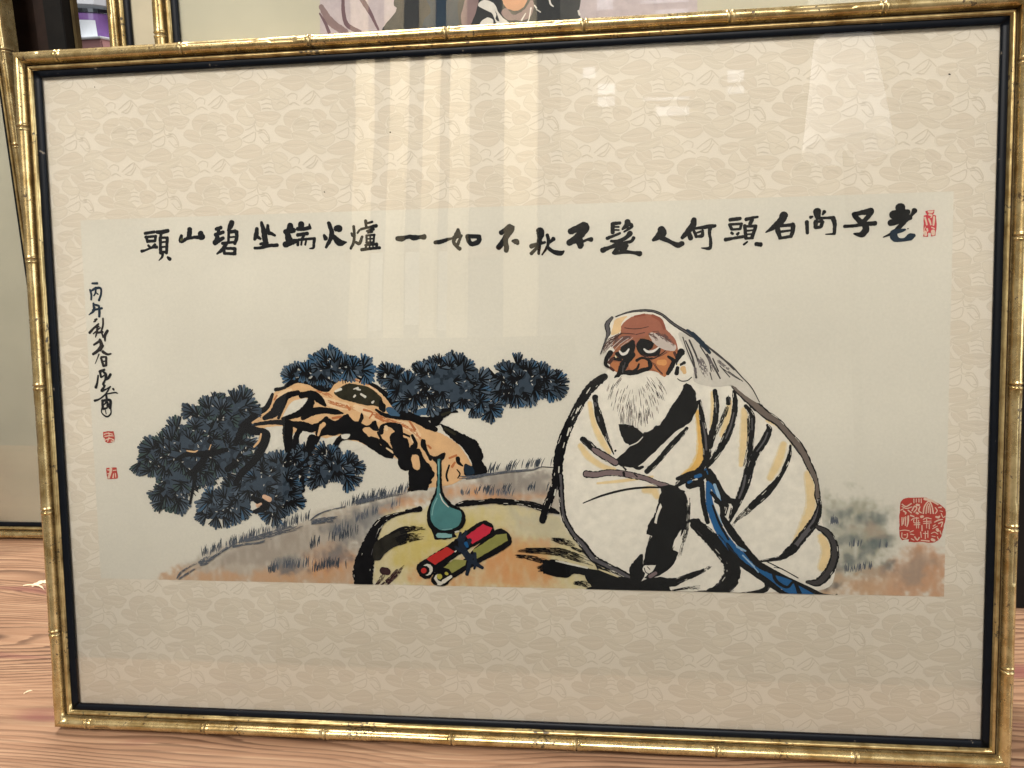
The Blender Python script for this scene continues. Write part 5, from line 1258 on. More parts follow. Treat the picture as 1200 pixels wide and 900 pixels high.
def build_frame(name, label, w, h, loc, rot, gold, bead, slip, nodes=None, slots=None, group=None):
    root = tag(empty(name, loc, rot), label, "picture frame", group)
    nodes = nodes or {}
    slots = slots or {}
    for k, sd in enumerate('tblr'):
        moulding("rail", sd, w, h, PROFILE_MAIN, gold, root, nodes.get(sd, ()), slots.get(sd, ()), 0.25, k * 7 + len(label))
        moulding("inner_bead", sd, w, h, PROFILE_BEAD, bead, root, (), (), 0.12, k * 3 + 1)
        moulding("slip", sd, w, h, PROFILE_SLIP, slip, root)
    e = DOUT - 0.9
    box_obj("backing_board", ((-w / 2 - e) / 1000, (w / 2 + e) / 1000, -0.0145, -0.0005, (DOUT - e) / 1000, (h + DOUT + e) / 1000), BOARD, root)
    return root


BOARD = flat_mat("backing_card", (120, 100, 76), 0.9, 0.1, 0, 20, 0.15)


def pane(root, w, h, depth=4.0):
    e = 4.5
    return box_obj("glass_pane", ((-w / 2 - e) / 1000, (w / 2 + e) / 1000, -(BACK + depth + 1.0) / 1000 + 0.0, -(BACK + depth - 1.0) / 1000, (DOUT - e) / 1000, (h + DOUT + e) / 1000), GLASS, root)


# ------------------------------------------------------------------ brush strokes
random.seed(11)
W0, H0 = 800.0, 573.0


def LP(u, v, lay, w=W0, h=H0):
    return ((u - w / 2) / 1000, -(BACK + lay) / 1000, (h + DOUT - v) / 1000)


def catmull(pts, step=0.9, closed=False):
    P = [np.array(p, float) for p in pts]
    n = len(P)
    out = []
    rng = range(n) if closed else range(n - 1)
    for i in rng:
        if closed:
            p0, p1, p2, p3 = P[i - 1], P[i], P[(i + 1) % n], P[(i + 2) % n]
        else:
            p1, p2 = P[i], P[i + 1]
            p0 = P[i - 1] if i > 0 else 2 * p1 - p2
            p3 = P[i + 2] if i + 2 < n else 2 * p2 - p1
        L = float(np.linalg.norm(p2[:2] - p1[:2]))
        k = max(1, min(24, int(L / step)))
        for j in range(k):
            t = j / k
            out.append(0.5 * ((2 * p1) + (-p0 + p2) * t + (2 * p0 - 5 * p1 + 4 * p2 - p3) * t * t + (-p0 + 3 * p1 - 3 * p2 + p3) * t ** 3))
    if not closed:
        out.append(P[-1])
    return out


class Sheet:
    """collects flat printed shapes; each is given its own level above the paper"""
    def __init__(self, w=W0, h=H0):
        self.v, self.f, self.mi, self.mats, self.w, self.h = [], [], [], [], w, h

    def slot(self, key):
        if key not in self.mats: self.mats.append(key)
        return self.mats.index(key)

    def clipped(self, u, v, lay):
        if self.w == W0: u, v = min(u, 769.2), min(v, 453.5)
        return LP(u, v, lay, self.w, self.h)

    def poly2(self, pts, key, lay):
        tri = tessellate_polygon([[Vector((p[0], p[1], 0)) for p in pts]])
        b = len(self.v)
        self.v += [self.clipped(p[0], p[1], lay) for p in pts]
        k = self.slot(key)
        for t in tri:
            a, c, d = (Vector(pts[i][:2]) for i in t)
            cr = (c - a).cross(d - a)
            if abs(cr) < 1e-9: continue
            self.f.append(tuple(b + i for i in (t if cr < 0 else t[::-1])))
            self.mi.append(k)

    def polygon(self, flat, key, lay, smooth=True, rough=0.26):
        if key == 'ink': rough = 0.40
        pts = [(flat[i], flat[i + 1]) for i in range(0, len(flat), 2)]
        if smooth:
            pts = [tuple(p) for p in catmull(pts, 1.6, True)]
        else:
            q = []
            for i, p in enumerate(pts):
                r = pts[(i + 1) % len(pts)]
                L = math.hypot(r[0] - p[0], r[1] - p[1])
                k = max(1, int(L / 2.0))
                q += [(p[0] + (r[0] - p[0]) * j / k, p[1] + (r[1] - p[1]) * j / k) for j in range(k)]
            pts = q
        pts = [(x + random.uniform(-rough, rough), y + random.uniform(-rough, rough)) for x, y in pts]
        self.poly2(pts, key, lay)

    def ribbon(self, flat, key, lay, jit=0.07):
        P = [flat[i:i + 3] for i in range(0, len(flat), 3)]
        if len(P) == 1: P = P + [[P[0][0] + 0.1, P[0][1], P[0][2]]]
        C = catmull(P)
        n = len(C)
        ph = random.uniform(0, 50)
        if max(p[2] for p in P) > 3.0: jit *= 1.6
        L, R = [], []
        for i, c in enumerate(C):
            t = C[min(i + 1, n - 1)][:2] - C[max(i - 1, 0)][:2]
            d = np.linalg.norm(t)
            t = t / d if d > 1e-6 else np.array([1.0, 0])
            nr = np.array([-t[1], t[0]])
            hw = max(0.12, c[2] / 2)
            j1 = 1 + jit * (1.5 * mnoise.noise(Vector((i * 0.4, ph, 0))) + mnoise.noise(Vector((i * 1.3, ph, 5))))
            j2 = 1 + jit * (1.5 * mnoise.noise(Vector((i * 0.4, ph, 9))) + mnoise.noise(Vector((i * 1.3, ph, 15))))
            L.append(c[:2] + nr * hw * j1); R.append(c[:2] - nr * hw * j2)
            if i == 0: t0 = t
            if i == n - 1: t1 = t
        b = len(self.v)
        k = self.slot(key)
        for l, r in zip(L, R):
            self.v.append(self.clipped(l[0], l[1], lay)); self.v.append(self.clipped(r[0], r[1], lay))
        for i in range(n - 1):
            a = b + 2 * i
            self.f.append((a, a + 1, a + 3, a + 2)[::-1]); self.mi.append(k)
        # rounded ends
        for idx, (c, t, sgn) in enumerate(((C[0], t0, -1), (C[-1], t1, 1))):
            hw = max(0.12, c[2] / 2)
            nr = np.array([-t[1], t[0]])
            e = len(self.v)
            m = 5
            for q in range(m + 1):
                an = math.pi * q / m
                p = c[:2] + nr * hw * math.cos(an) + sgn * t * hw * 0.85 * math.sin(an)
                self.v.append(self.clipped(p[0], p[1], lay))
            f = tuple(range(e, e + m + 1))
            self.f.append(f if sgn > 0 else f[::-1]); self.mi.append(k)

    def dry(self, flat, key, lay):
        """flying-white stroke: separate bristle tracks that break up towards the tail"""
        P = [flat[i:i + 3] for i in range(0, len(flat), 3)]
        C = catmull(P, 0.7)
        n = len(C)
        wmax = max(c[2] for c in C)
        nb = max(3, int(wmax / 0.62))
        for bi in range(nb):
            off = (bi + 0.5) / nb - 0.5
            i = int(random.uniform(0, 0.12) * n)
            end = int(n * (1 - random.uniform(0, 0.25)))
            while i < end - 1:
                frac = i / n
                ln = int(n * random.uniform(0.18, 0.6) * (1 - 0.45 * frac)) + 2
                j = min(end, i + ln)
                seg = []
                for q in range(i, j, 2):
                    c = C[q]
                    t = C[min(q + 1, n - 1)][:2] - C[max(q - 1, 0)][:2]
                    d = np.linalg.norm(t)
                    if d < 1e-6: continue
                    t = t / d
                    wob = 0.10 * mnoise.noise(Vector((q * 0.2, bi * 3.3, lay * 40)))
                    pos = c[:2] + np.array([-t[1], t[0]]) * c[2] * (off + wob / 3)
                    seg += [pos[0], pos[1], max(0.3, c[2] / nb * random.uniform(0.6, 1.25) * (1 - 0.4 * frac))]
                if len(seg) >= 6: self.ribbon(seg, key, lay + bi * 0.00003, 0.15)
                i = j + int(n * random.uniform(0.01, 0.10) * (0.4 + 1.6 * frac)) + 1

    def streaks(self, flat, key, lay):
        """paper left showing where the bristles parted, near the edges of a broad stroke"""
        P = [flat[i:i + 3] for i in range(0, len(flat), 3)]
        C = catmull(P, 0.7)
        n = len(C)
        for _ in range(max(3, n // 9)):
            a = random.randint(0, max(1, n - 8)); b = min(n - 1, a + random.randint(3, 9))
            off = random.choice((-1, 1)) * random.uniform(.22, .46)
            seg = []
            for q in range(a, b):
                c = C[q]; t = C[min(q + 1, n - 1)][:2] - C[max(q - 1, 0)][:2]
                d = np.linalg.norm(t)
                if d < 1e-6: continue
                t = t / d
                p = c[:2] + np.array([-t[1], t[0]]) * c[2] * off
                seg += [p[0], p[1], random.uniform(.22, .5)]
            if len(seg) >= 6: self.ribbon(seg, random.choice([key, key, 'greyink']), lay, .2)

    def build(self, name, parent, label=None):
        o = mesh_obj(name, self.v, self.f, [ink_mat(k) for k in self.mats], parent, self.mi)
        if label: o["label"] = label
        return o


# ------------------------------------------------------------------ the framed picture in front
LEAN = math.radians(11.8)
NODES = {'b': [13, 128, 242, 357, 467, 585, 698], 'l': [44, 160, 274, 388, 503], 't': [22, 137, 251, 367, 480, 595, 711], 'r': [30, 163, 279, 393, 510]}
SLOTS = {'t': [(2, 16, 11), (140, 205, 11), (215, 240, 10), (375, 460, 11), (642, 690, 10)], 'b': [(20, 36, 11), (282, 330, 12), (610, 685, 12), (480, 520, 13)],
         'l': [(455, 497, 11), (508, 545, 12), (290, 330, 11)], 'r': [(285, 375, 11), (398, 440, 10), (520, 560, 11)]}
picture = build_frame("framed_picture", "large gilt bamboo frame with ink painting of a seated bearded old man and pine", W0, H0, (0, 0, 0), (-LEAN, 0, 0), GOLD, GOLD2, SLIP, NODES, SLOTS)

mount = mesh_obj("silk_mount", [LP(-4, -4, 0), LP(804, -4, 0), LP(804, 577, 0), LP(-4, 577, 0)], [(0, 3, 2, 1)], MAT_SILK, picture)

# woven flower figure of the mount
TILE = [  # petals of one repeat (traced units), tint
    (0, "250 190;310 145;390 140;410 160;380 200;330 230;300 290;260 250"), (1, "410 150;450 125;510 140;530 180;500 220;440 200"),
    (0, "530 150;590 145;650 190;640 230;590 240;540 210"), (2, "330 270;370 220;440 205;475 230;470 300;400 310;340 310"),
    (0, "160 310;190 270;270 280;310 320;330 370;260 370;200 350"), (2, "325 340;400 315;470 330;540 390;500 410;420 410;350 390"),
    (1, "545 400;580 370;650 345;715 370;710 420;640 455;570 435"), (0, "595 250;650 235;720 255;740 295;700 330;620 345;590 300"),
    (1, "690 170;740 100;770 130;800 180;860 190;850 230;780 245;720 215"), (0, "800 50;900 60;915 130;880 180;830 140;790 90"),
    (1, "610 50;700 20;760 30;770 60;720 100;630 110"), (0, "220 440;300 400;400 400;460 440;430 490;360 515;290 490"),
    (2, "470 430;540 420;600 470;650 490;590 520;530 500;480 460"), (0, "660 490;740 440;840 420;910 470;900 510;820 530;720 525"),
    (1, "40 460;120 410;210 430;170 460;100 490;50 490"), (1, "870 210;930 170;960 220;930 265;880 250"),
    (0, "960 170;1050 160;1090 190;1060 240;1000 245"), (1, "145 30;200 15;270 35;290 75;250 110;170 125;140 80"),
    (0, "-40 160;60 140;150 145;205 175;160 215;60 225;-10 210"), (2, "780 565;880 530;980 505;1000 545;900 590;820 610"),
    (1, "1020 500;1110 500;1160 550;1100 585;1030 570"), (0, "620 600;720 570;770 590;720 640;640 660"),
]
TILE_LINES = ["890 320;950 320;1000 400;960 410;900 350", "730 360;800 330;860 310;850 380;790 400;740 380", "310 90;350 70;400 100", "760 290;820 270;860 240;870 200",
              "410 610;480 560;540 530;520 590;440 635", "280 570;330 540;380 560;370 600", "300 640;340 620;380 640", "860 250;870 300;930 300",
              "480 250;520 240;560 250", "478 290;525 275;575 290", "480 330;525 318;572 330", "30 40;80 25;130 40", "30 80;80 65;130 80", "35 115;80 105;125 118",
              "440 80;500 90;560 20", "540 530;600 590", "0 290;60 300;100 380;60 390", "340 260;400 225;450 230", "610 290;660 270;710 290", "180 80;220 60;265 80"]
su, sv = 83.4 / 900, 54.0 / 550
sv0, sf0, sm0 = [], [], []
MB_MATS = PETALS + [PETAL_EDGE, PETAL_RIM]


def add_flat(pts, mi, lay):
    tri = tessellate_polygon([[Vector((p[0], p[1], 0)) for p in pts]])
    b = len(sv0)
    sv0.extend(LP(p[0], p[1], lay) for p in pts)
    for t in tri:
        a, c, d = (Vector(pts[i]) for i in t)
        cr = (c - a).cross(d - a)
        if abs(cr) > 1e-9:
            sf0.append(tuple(b + i for i in (t if cr < 0 else t[::-1]))); sm0.append(mi)


PET = []
for ti, s in TILE:
    pts = [tuple(float(q) for q in c.split()) for c in s.split(';')]
    pts = [tuple(p) for p in catmull(pts, 22, True)]
    cx = sum(p[0] for p in pts) / len(pts); cy = sum(p[1] for p in pts) / len(pts)
    pts = [((x - cx) * 1.12 + cx, (y - cy) * 1.12 + cy) for x, y in pts]
    PET.append((ti, pts, [((x - cx) * .93 + cx, (y - cy) * .90 + cy) for x, y in pts], cx, cy))
LIN = []
for s in TILE_LINES:
    c = catmull([tuple(float(q) for q in c.split()) for c in s.split(';')], 20)
    up, dn = [], []
    for i, p in enumerate(c):
        t = c[min(i + 1, len(c) - 1)] - c[max(i - 1, 0)]
        t = t / (np.linalg.norm(t) + 1e-9)
        nr = np.array([-t[1], t[0]]) * 4.2
        up.append(tuple(p + nr)); dn.append(tuple(p - nr))
    LIN.append(up + dn[::-1])
for gy in range(-11, 4):
    for gx in range(-10, 4):
        def tm(p): return (664.4 + (p[0] - 530 + gx * 900) * su, 486.1 + (p[1] - 300 + gy * 550) * sv)
        for k, (ti, outer, inner_, cx, cy) in enumerate(PET):
            c = tm((cx, cy))
            if not (-8 < c[0] < 808 and -6 < c[1] < 579): continue
            if 60 < c[0] < 740 and 150 < c[1] < 425: continue
            lay = 0.03 + k * 0.006
            add_flat([tm(((p[0] - cx) * 1.07 + cx, (p[1] - cy) * 1.10 + cy)) for p in outer], 4, lay)
            add_flat([tm(p) for p in outer], 3, lay + 0.0015)
            add_flat([tm(p) for p in inner_], ti, lay + 0.003)
        for k, (ti, outer, inner_, cx, cy) in enumerate(PET):
            c = tm((cx, cy))
            if not (2 < c[0] < 798 and 2 < c[1] < 571) or (60 < c[0] < 740 and 150 < c[1] < 425): continue
            q0, q1, q2 = outer[0], (cx, cy - 12), outer[len(outer) // 2]
            for o_ in (-16, 14):
                vl = [(q0[0] * .8 + cx * .2, q0[1] * .8 + cy * .2 + o_ * .4), (cx, cy + o_), (q2[0] * .8 + cx * .2, q2[1] * .8 + cy * .2 + o_ * .4)]
                add_flat([tm((p[0], p[1] - 2.6)) for p in vl] + [tm((p[0], p[1] + 2.6)) for p in vl[::-1]], 3 if o_ < 0 else 4, 0.17 + k * 0.0008 + (0.0004 if o_ > 0 else 0))
        for k, ln in enumerate(LIN):
            c = tm(ln[0])
            if not (2 < c[0] < 798 and 2 < c[1] < 571): continue
            if 60 < c[0] < 740 and 150 < c[1] < 425: continue
            add_flat([tm(p) for p in ln], 3, 0.19 + k * 0.003)
tag(mesh_obj("brocade_flower_figure", sv0, sf0, MB_MATS, picture, sm0), kind="stuff")

# ------------------------------------------------------------------ printed sheet with its colour washes
SX0, SX1, SY0, SY1 = 27.5, 769.3, 125.5, 453.6
RES = 1.0
nx, ny = int((SX1 - SX0) / RES), int((SY1 - SY0) / RES)
gx = np.linspace(SX0, SX1, nx + 1); gy = np.linspace(SY0, SY1, ny + 1)
GX, GY = np.meshgrid(gx, gy)
rng = np.random.default_rng(5)


def vnoise(X, Y, s):
    """smooth value noise"""
    g = rng.random((400, 400))
    x, y = X / s + 7, Y / s + 7
    xi, yi = np.floor(x).astype(int), np.floor(y).astype(int)
    fx, fy = x - xi, y - yi
    fx, fy = fx * fx * (3 - 2 * fx), fy * fy * (3 - 2 * fy)
    a, b_, c, d = g[yi % 400, xi % 400], g[yi % 400, (xi + 1) % 400], g[(yi + 1) % 400, xi % 400], g[(yi + 1) % 400, (xi + 1) % 400]
    return (a * (1 - fx) + b_ * fx) * (1 - fy) + (c * (1 - fx) + d * fx) * fy


N1 = 0.5 * vnoise(GX, GY, 9.0) + 0.3 * vnoise(GX, GY, 4.0) + 0.2 * vnoise(GX, GY, 2.0)
N2 = 0.6 * vnoise(GX, GY * 0.35, 3.0) + 0.4 * vnoise(GX, GY, 14.0)
N3 = vnoise(GX, GY, 60.0)
WCOL = {'hillgrey': (164, 150, 134), 'hillgrey2': (146, 134, 122), 'hilltan': (184, 146, 112), 'hillorange': (196, 140, 92), 'hillorange2': (188, 146, 114),
        'slatewash': (98, 102, 106), 'rock': (196, 182, 142), 'rockyellow': (190, 172, 108), 'rockgrey': (176, 168, 146), 'mistgrey': (152, 148, 130),
        'tealdark': (84, 96, 98), 'mistbrown': (160, 140, 122)}
base = np.array(lin((203, 196, 182)))
pig = np.ones((ny + 1, nx + 1, 3)) * base * (0.95 + 0.10 * N3[..., None]) * (0.985 + 0.03 * N1[..., None])


def poly_sdf(X, Y, pts):
    d = np.full(X.shape, 1e9)
    inside = np.zeros(X.shape, bool)
    n = len(pts)
    for i in range(n):
        x1, y1 = pts[i]; x2, y2 = pts[(i + 1) % n]
        ex, ey = x2 - x1, y2 - y1
        t = np.clip(((X - x1) * ex + (Y - y1) * ey) / (ex * ex + ey * ey + 1e-9), 0, 1)
        d = np.minimum(d, np.hypot(X - x1 - t * ex, Y - y1 - t * ey))
        c = ((y1 > Y) != (y2 > Y)) & (X < ex * (Y - y1) / (ey if abs(ey) > 1e-9 else 1e-9) + x1)
        inside ^= c
    return np.where(inside, -d, d)


for st, key, alpha, soft, nz, flat in WASHES:
    pts = [(flat[i], flat[i + 1]) for i in range(0, len(flat), 2)]
    sd = poly_sdf(GX, GY, pts) + (N1 - 0.5) * soft * 3.2
    a = np.clip(0.5 - sd / (2 * soft), 0, 1)
    a = a * a * (3 - 2 * a) * alpha * np.clip(1 - nz + 2 * nz * N2, 0, 1.15)
    pig = pig * (1 - a[..., None]) + np.array(lin(WCOL[key])) * a[..., None]

sverts = [LP(x, y, 0.40) for y in gy for x in gx]
sfaces = [(j * (nx + 1) + i, (j + 1) * (nx + 1) + i, (j + 1) * (nx + 1) + i + 1, j * (nx + 1) + i + 1) for j in range(ny) for i in range(nx)]


def paper_mat():
    m, nt, b = new_mat("printed_paper")
    at = node(nt, "ShaderNodeVertexColor"); at.layer_name = "pigment"
    tc = node(nt, "ShaderNodeTexCoord")
    n = node(nt, "ShaderNodeTexNoise"); n.inputs["Scale"].default_value = 420; n.inputs["Detail"].default_value = 3
    link(nt, tc.outputs["Object"], n.inputs["Vector"])
    mp = node(nt, "ShaderNodeMapRange"); mp.inputs["To Min"].default_value = 0.93; mp.inputs["To Max"].default_value = 1.07; link(nt, n.outputs["Fac"], mp.inputs["Value"])
    vm = node(nt, "ShaderNodeVectorMath", operation='SCALE'); link(nt, at.outputs["Color"], vm.inputs[0]); link(nt, mp.outputs[0], vm.inputs["Scale"])
    link(nt, vm.outputs[0], b.inputs["Base Color"])
    b.inputs["Roughness"].default_value = 0.85
    b.inputs["Specular IOR Level"].default_value = 0.15
    return m


sheet = mesh_obj("print_sheet", sverts, sfaces, paper_mat(), picture)
ca = sheet.data.color_attributes.new("pigment", 'FLOAT_COLOR', 'POINT')
rgba = np.ones(((ny + 1) * (nx + 1), 4)); rgba[:, :3] = pig.reshape(-1, 3)
ca.data.foreach_set("color", rgba.ravel())

# pine needles: (tint, outline of a mass in mm) filled with fans of needles
layer = 0.46
NEEDLES = [
 (['pineslate','pinegreen','pineslate'],['pineslate','pineslate','pinemid','pinegreen'],13.5,[70.9,348.8,75.2,331.5,80.6,322.1,99,315.9,106,308.1,121.6,305.8,116.3,298.1,122.3,291.2,133.1,286.6,139,281.3,150.9,283.6,164,279.1,175.9,279.2,187.5,286.9,186.2,299.1,180.8,312.1,183.4,327.5,180.2,345.2,168.8,349.2,160.1,362.4,148.1,360.2,127.4,368.9,123.3,368.1,120,384.7,109,392.7,103.5,386.4,84.4,389,84,366.9,90.3,357.4,68,356.7]),
 (['pineslate','pineslate','pinemid'],['pineslate','pineblue','pinemid'],12.5,[127,375.9,135.5,368.8,147.9,364.1,163.4,360.8,172,349.1,182.8,340.6,199,333.6,208.6,332.8,222.6,337.4,224.6,325.9,229,335.1,231.9,341.2,225.5,365.8,221.2,373.6,224.1,381.3,217.4,389.1,200.3,399.4,190.9,394.8,181,381.7,174.1,391.9,162.4,399.9,142.1,401.7,127.7,395.6]),
 (['pineslate','pinemid'],['pinemid','pineslate','pineblue'],12,[242.5,331.2,252.7,331.2,261.9,333.5,273.5,337.3,280.9,346.4,275.2,355.5,279.6,363.9,266.2,367.8,255.4,363.3,242.7,367.2,229.5,363.5,233.9,350.4]),
 (['pineslate','pineblue','pinemid'],['pineblue','pineblue','pinemid'],12.5,[211.3,266.6,215.4,261.3,229.7,257.7,241.6,250.3,248,244.4,259.7,243.8,271.1,246.2,277.9,250,289.4,250.1,293,257.6,295,267.3,287.2,272.5,272,267.1,258.7,272.2,246.1,275.9,229.1,271.2,215,272.6]),
 (['pineslate','pinemid','pineslate'],['pinemid','pineslate','pineblue'],12,[299,262.1,305.2,258.5,316.6,258.6,323.3,263.8,333.3,258,343.1,256.6,357.5,249.4,372.5,247.4,379.8,254.8,392.9,263,398.7,268.2,398.4,287.3,405.6,294.7,405.5,303.6,395.8,306.5,384.7,301.3,369.8,299,353.4,296,343.5,297.4,328.4,297.4,314.8,295.1,309.8,284.6,300.1,276.3]),
 (['pineslate','pinemid','pineslate'],['pineblue','pineslate','pinemid'],12,[394.3,268.2,402.6,258.7,410,255.9,421.1,251.6,432,259,440.7,259.8,449.4,262.8,460.2,270.2,458.6,281.8,449.7,290.5,436.6,290.4,429.2,294.8,408.6,292.5,398.4,285.8]),
]
GRASS = [
 (150,3.5,8,'slatedark',0.12,[123.4,431.2,148.5,419.7,179.8,409.8,204.1,402.5,229.9,394.4]),
 (120,3,6,'slate',0.1,[130.1,429.5,179.7,410.6,228.3,395.2]),
 (110,4,8,'slatedark',0.2,[269.7,380.8,291.6,374.5,321.1,367.4]),
 (70,3,6,'slate',0.2,[260.2,384,321.1,368.2]),
 (110,3.5,7,'slatedark',0.45,[385.1,351.9,402.4,349.6,428.4,346.5,449,344.9]),
 (70,3,6,'slatedark',0.45,[381.8,367.7,413.2,367.4,446.5,365.7]),
 (60,3,6,'slate',0.3,[368.2,370.8,413.2,370.4]),
 (60,4,8,'slate',0.1,[192.9,440.2,218.7,437.4,238.6,435.5]),
 (70,4,9,'slatedark',0.1,[230.5,420,243.4,413.6,259.2,411.8,275.1,405.4]),
 (60,4,9,'slate',0.15,[251.5,408.8,283.3,391.4,314.6,380.4]),
 (70,4,8,'slatedark',0.1,[231.3,441.9,246.5,436.9,267.7,438]),
 (40,3,6,'slatedark',0.1,[186.3,444.3,196.1,442.5]),
 (40,3,6,'slate',0.1,[274.3,428.6,282.5,419.2,277,442.5]),
 (40,3,6,'slate',0,[677.9,392.6,697,392.4]),
 (40,3,6,'slate',0,[687.1,412.7,704,411,724.3,412.1]),
 (40,3,6,'slate',0,[690.7,432.8,717.8,429.4]),
]
BEARD = ((519.7, 266.4), (26.1, 48.4))
SPECKS = [(252.6,486.9,2.2),(314.2,60.2,1),(580.3,512.5,1.2),(714.5,521.3,1.2),(764.7,248.7,1.3),(768.2,259.0,1.8),(48.2,9.8,0.8),(674.4,205.3,1),(763.8,34.9,1.2),(105.0,281.0,0.7),(254.6,108.2,0.9),(529.6,415.2,0.6)]
BACKPRINT = [
 ('q','lilac',[132.5,15.2,458.1,35.6,458.5,103.9,128.1,86.9]),
 ('s','plum',[152.3,31,3.3,152.2,37.8,3,152.1,49.1,3.5,155,58.9,4.1,166.3,65.7,3.8]),
 ('s','plum',[164.5,31.7,2.5,170.1,39.9,4.3,175.8,49.3,3.5,182.9,64.4,1.8]),
 ('s','plumgrey',[131.9,42.2,4.6,139.8,55.2,6.8,152.8,65,6.3]),
 ('s','plum',[130.3,47.8,1.5,134.8,56,2.5,138,64.2,3]),
 ('q','robeblack',[199.5,23.8,197.6,44.9,200,47.1,198.8,50.6,195,54.9,189.9,59.7,183.4,67.8,360.2,77.5,360.4,63.2,359.3,58.8,360.8,50.1,361.1,33.8]),
 ('p','navyrobe',[225,30.9,230.2,51.3,223.9,58.8,225.8,70.2,252.2,71.6,254.1,50.5,253.6,32.7]),
 ('p','plumgrey',[264.1,37.7,258.9,50.7,256.8,59.5,260.5,72.1,265.5,64.5,272,49.3,272.3,38.2]),
 ('p','white',[272.4,49.3,276.7,45.1,286,48.4,289.4,55.3,294.5,61.7,299.1,65.8,289.6,67,285.7,60.1,283.4,56.1,278.2,53.5]),
 ('p','white',[274.4,62.8,280.4,59.8,285,62.3,283.7,67.8,273,67.2]),
 ('p','robeblack',[286.5,53.5,288.1,58,286.8,61.2,290.3,63.7,289.2,59.2]),
 ('p','plumgrey',[292.3,56,297.1,53,302.8,58.8,312.2,55,318.3,47.6,320.5,51,318.6,59.7,312,63.8,303.8,63.3,296.8,62.4]),
 ('p','chin',[293.8,41.7,313.7,42.9,312.9,51.7,305.2,55.9,298.2,53.7,294.6,49.5]),
 ('s','white',[321.1,52.2,1,322.8,54.5,1.3]),
 ('s','white',[322.7,55.6,0.8,326.2,58,1]),
 ('s','white',[333.9,47.4,1.3,335,51.9,1.5,337.3,54,1]),
 ('s','white',[358.6,58.7,1.3,359.7,62.1,1.8]),
 ('s','white',[318.1,54.2,1.3,316.2,62.9,0.8,314.3,66.1,0.8]),
 ('s','white',[309.7,63.7,1.3,313.3,58.3,0.8]),
]
TUB = (-0.7167, 0.70, 0.6839)
SPLINT = [(-0.6185,0.2392),(-0.6226,0.2286),(-0.4877,0.0290)]



def draw_fan(sh, cx, cy, r, ang, spread, n, tint, lay, lobes=True, thick=1.0):
    """a spray of needles: slate lobes with black strokes between them"""
    if lobes:
        for k in range(n):
            a = ang + spread * ((k + 0.5) / n - 0.5) * 2 + random.uniform(-.05, .05)
            L = r * random.uniform(0.86, 1.08)
            w = r * 2 * spread / n * 0.86
            sh.ribbon([cx + 0.22 * L * math.cos(a), cy + 0.22 * L * math.sin(a), w * .40, cx + .62 * L * math.cos(a), cy + .62 * L * math.sin(a), w * .88, cx + L * 0.90 * math.cos(a), cy + L * 0.90 * math.sin(a), w * .70], random.choice(tint), lay + k * 0.0001)
    for k in range(n + 1):
        a = ang + spread * (k / n - 0.5) * 2 + random.uniform(-.06, .06)
        L = r * random.uniform(0.70, 0.98)
        c = random.uniform(-.10, .10)
        w = random.uniform(1.05, 1.75) * thick
        sh.ribbon([cx, cy, .7, cx + .5 * L * math.cos(a + c), cy + .5 * L * math.sin(a + c), w, cx + L * math.cos(a), cy + L * math.sin(a), w * random.uniform(.35, .8)], 'ink', lay + 0.001 + (k % 3) * 0.0001, .12)


def inside(pts, x, y):
    c = False
    n = len(pts)
    for i in range(n):
        x1, y1 = pts[i]; x2, y2 = pts[(i + 1) % n]
        if (y1 > y) != (y2 > y) and x < (x2 - x1) * (y - y1) / (y2 - y1) + x1: c = not c
    return c


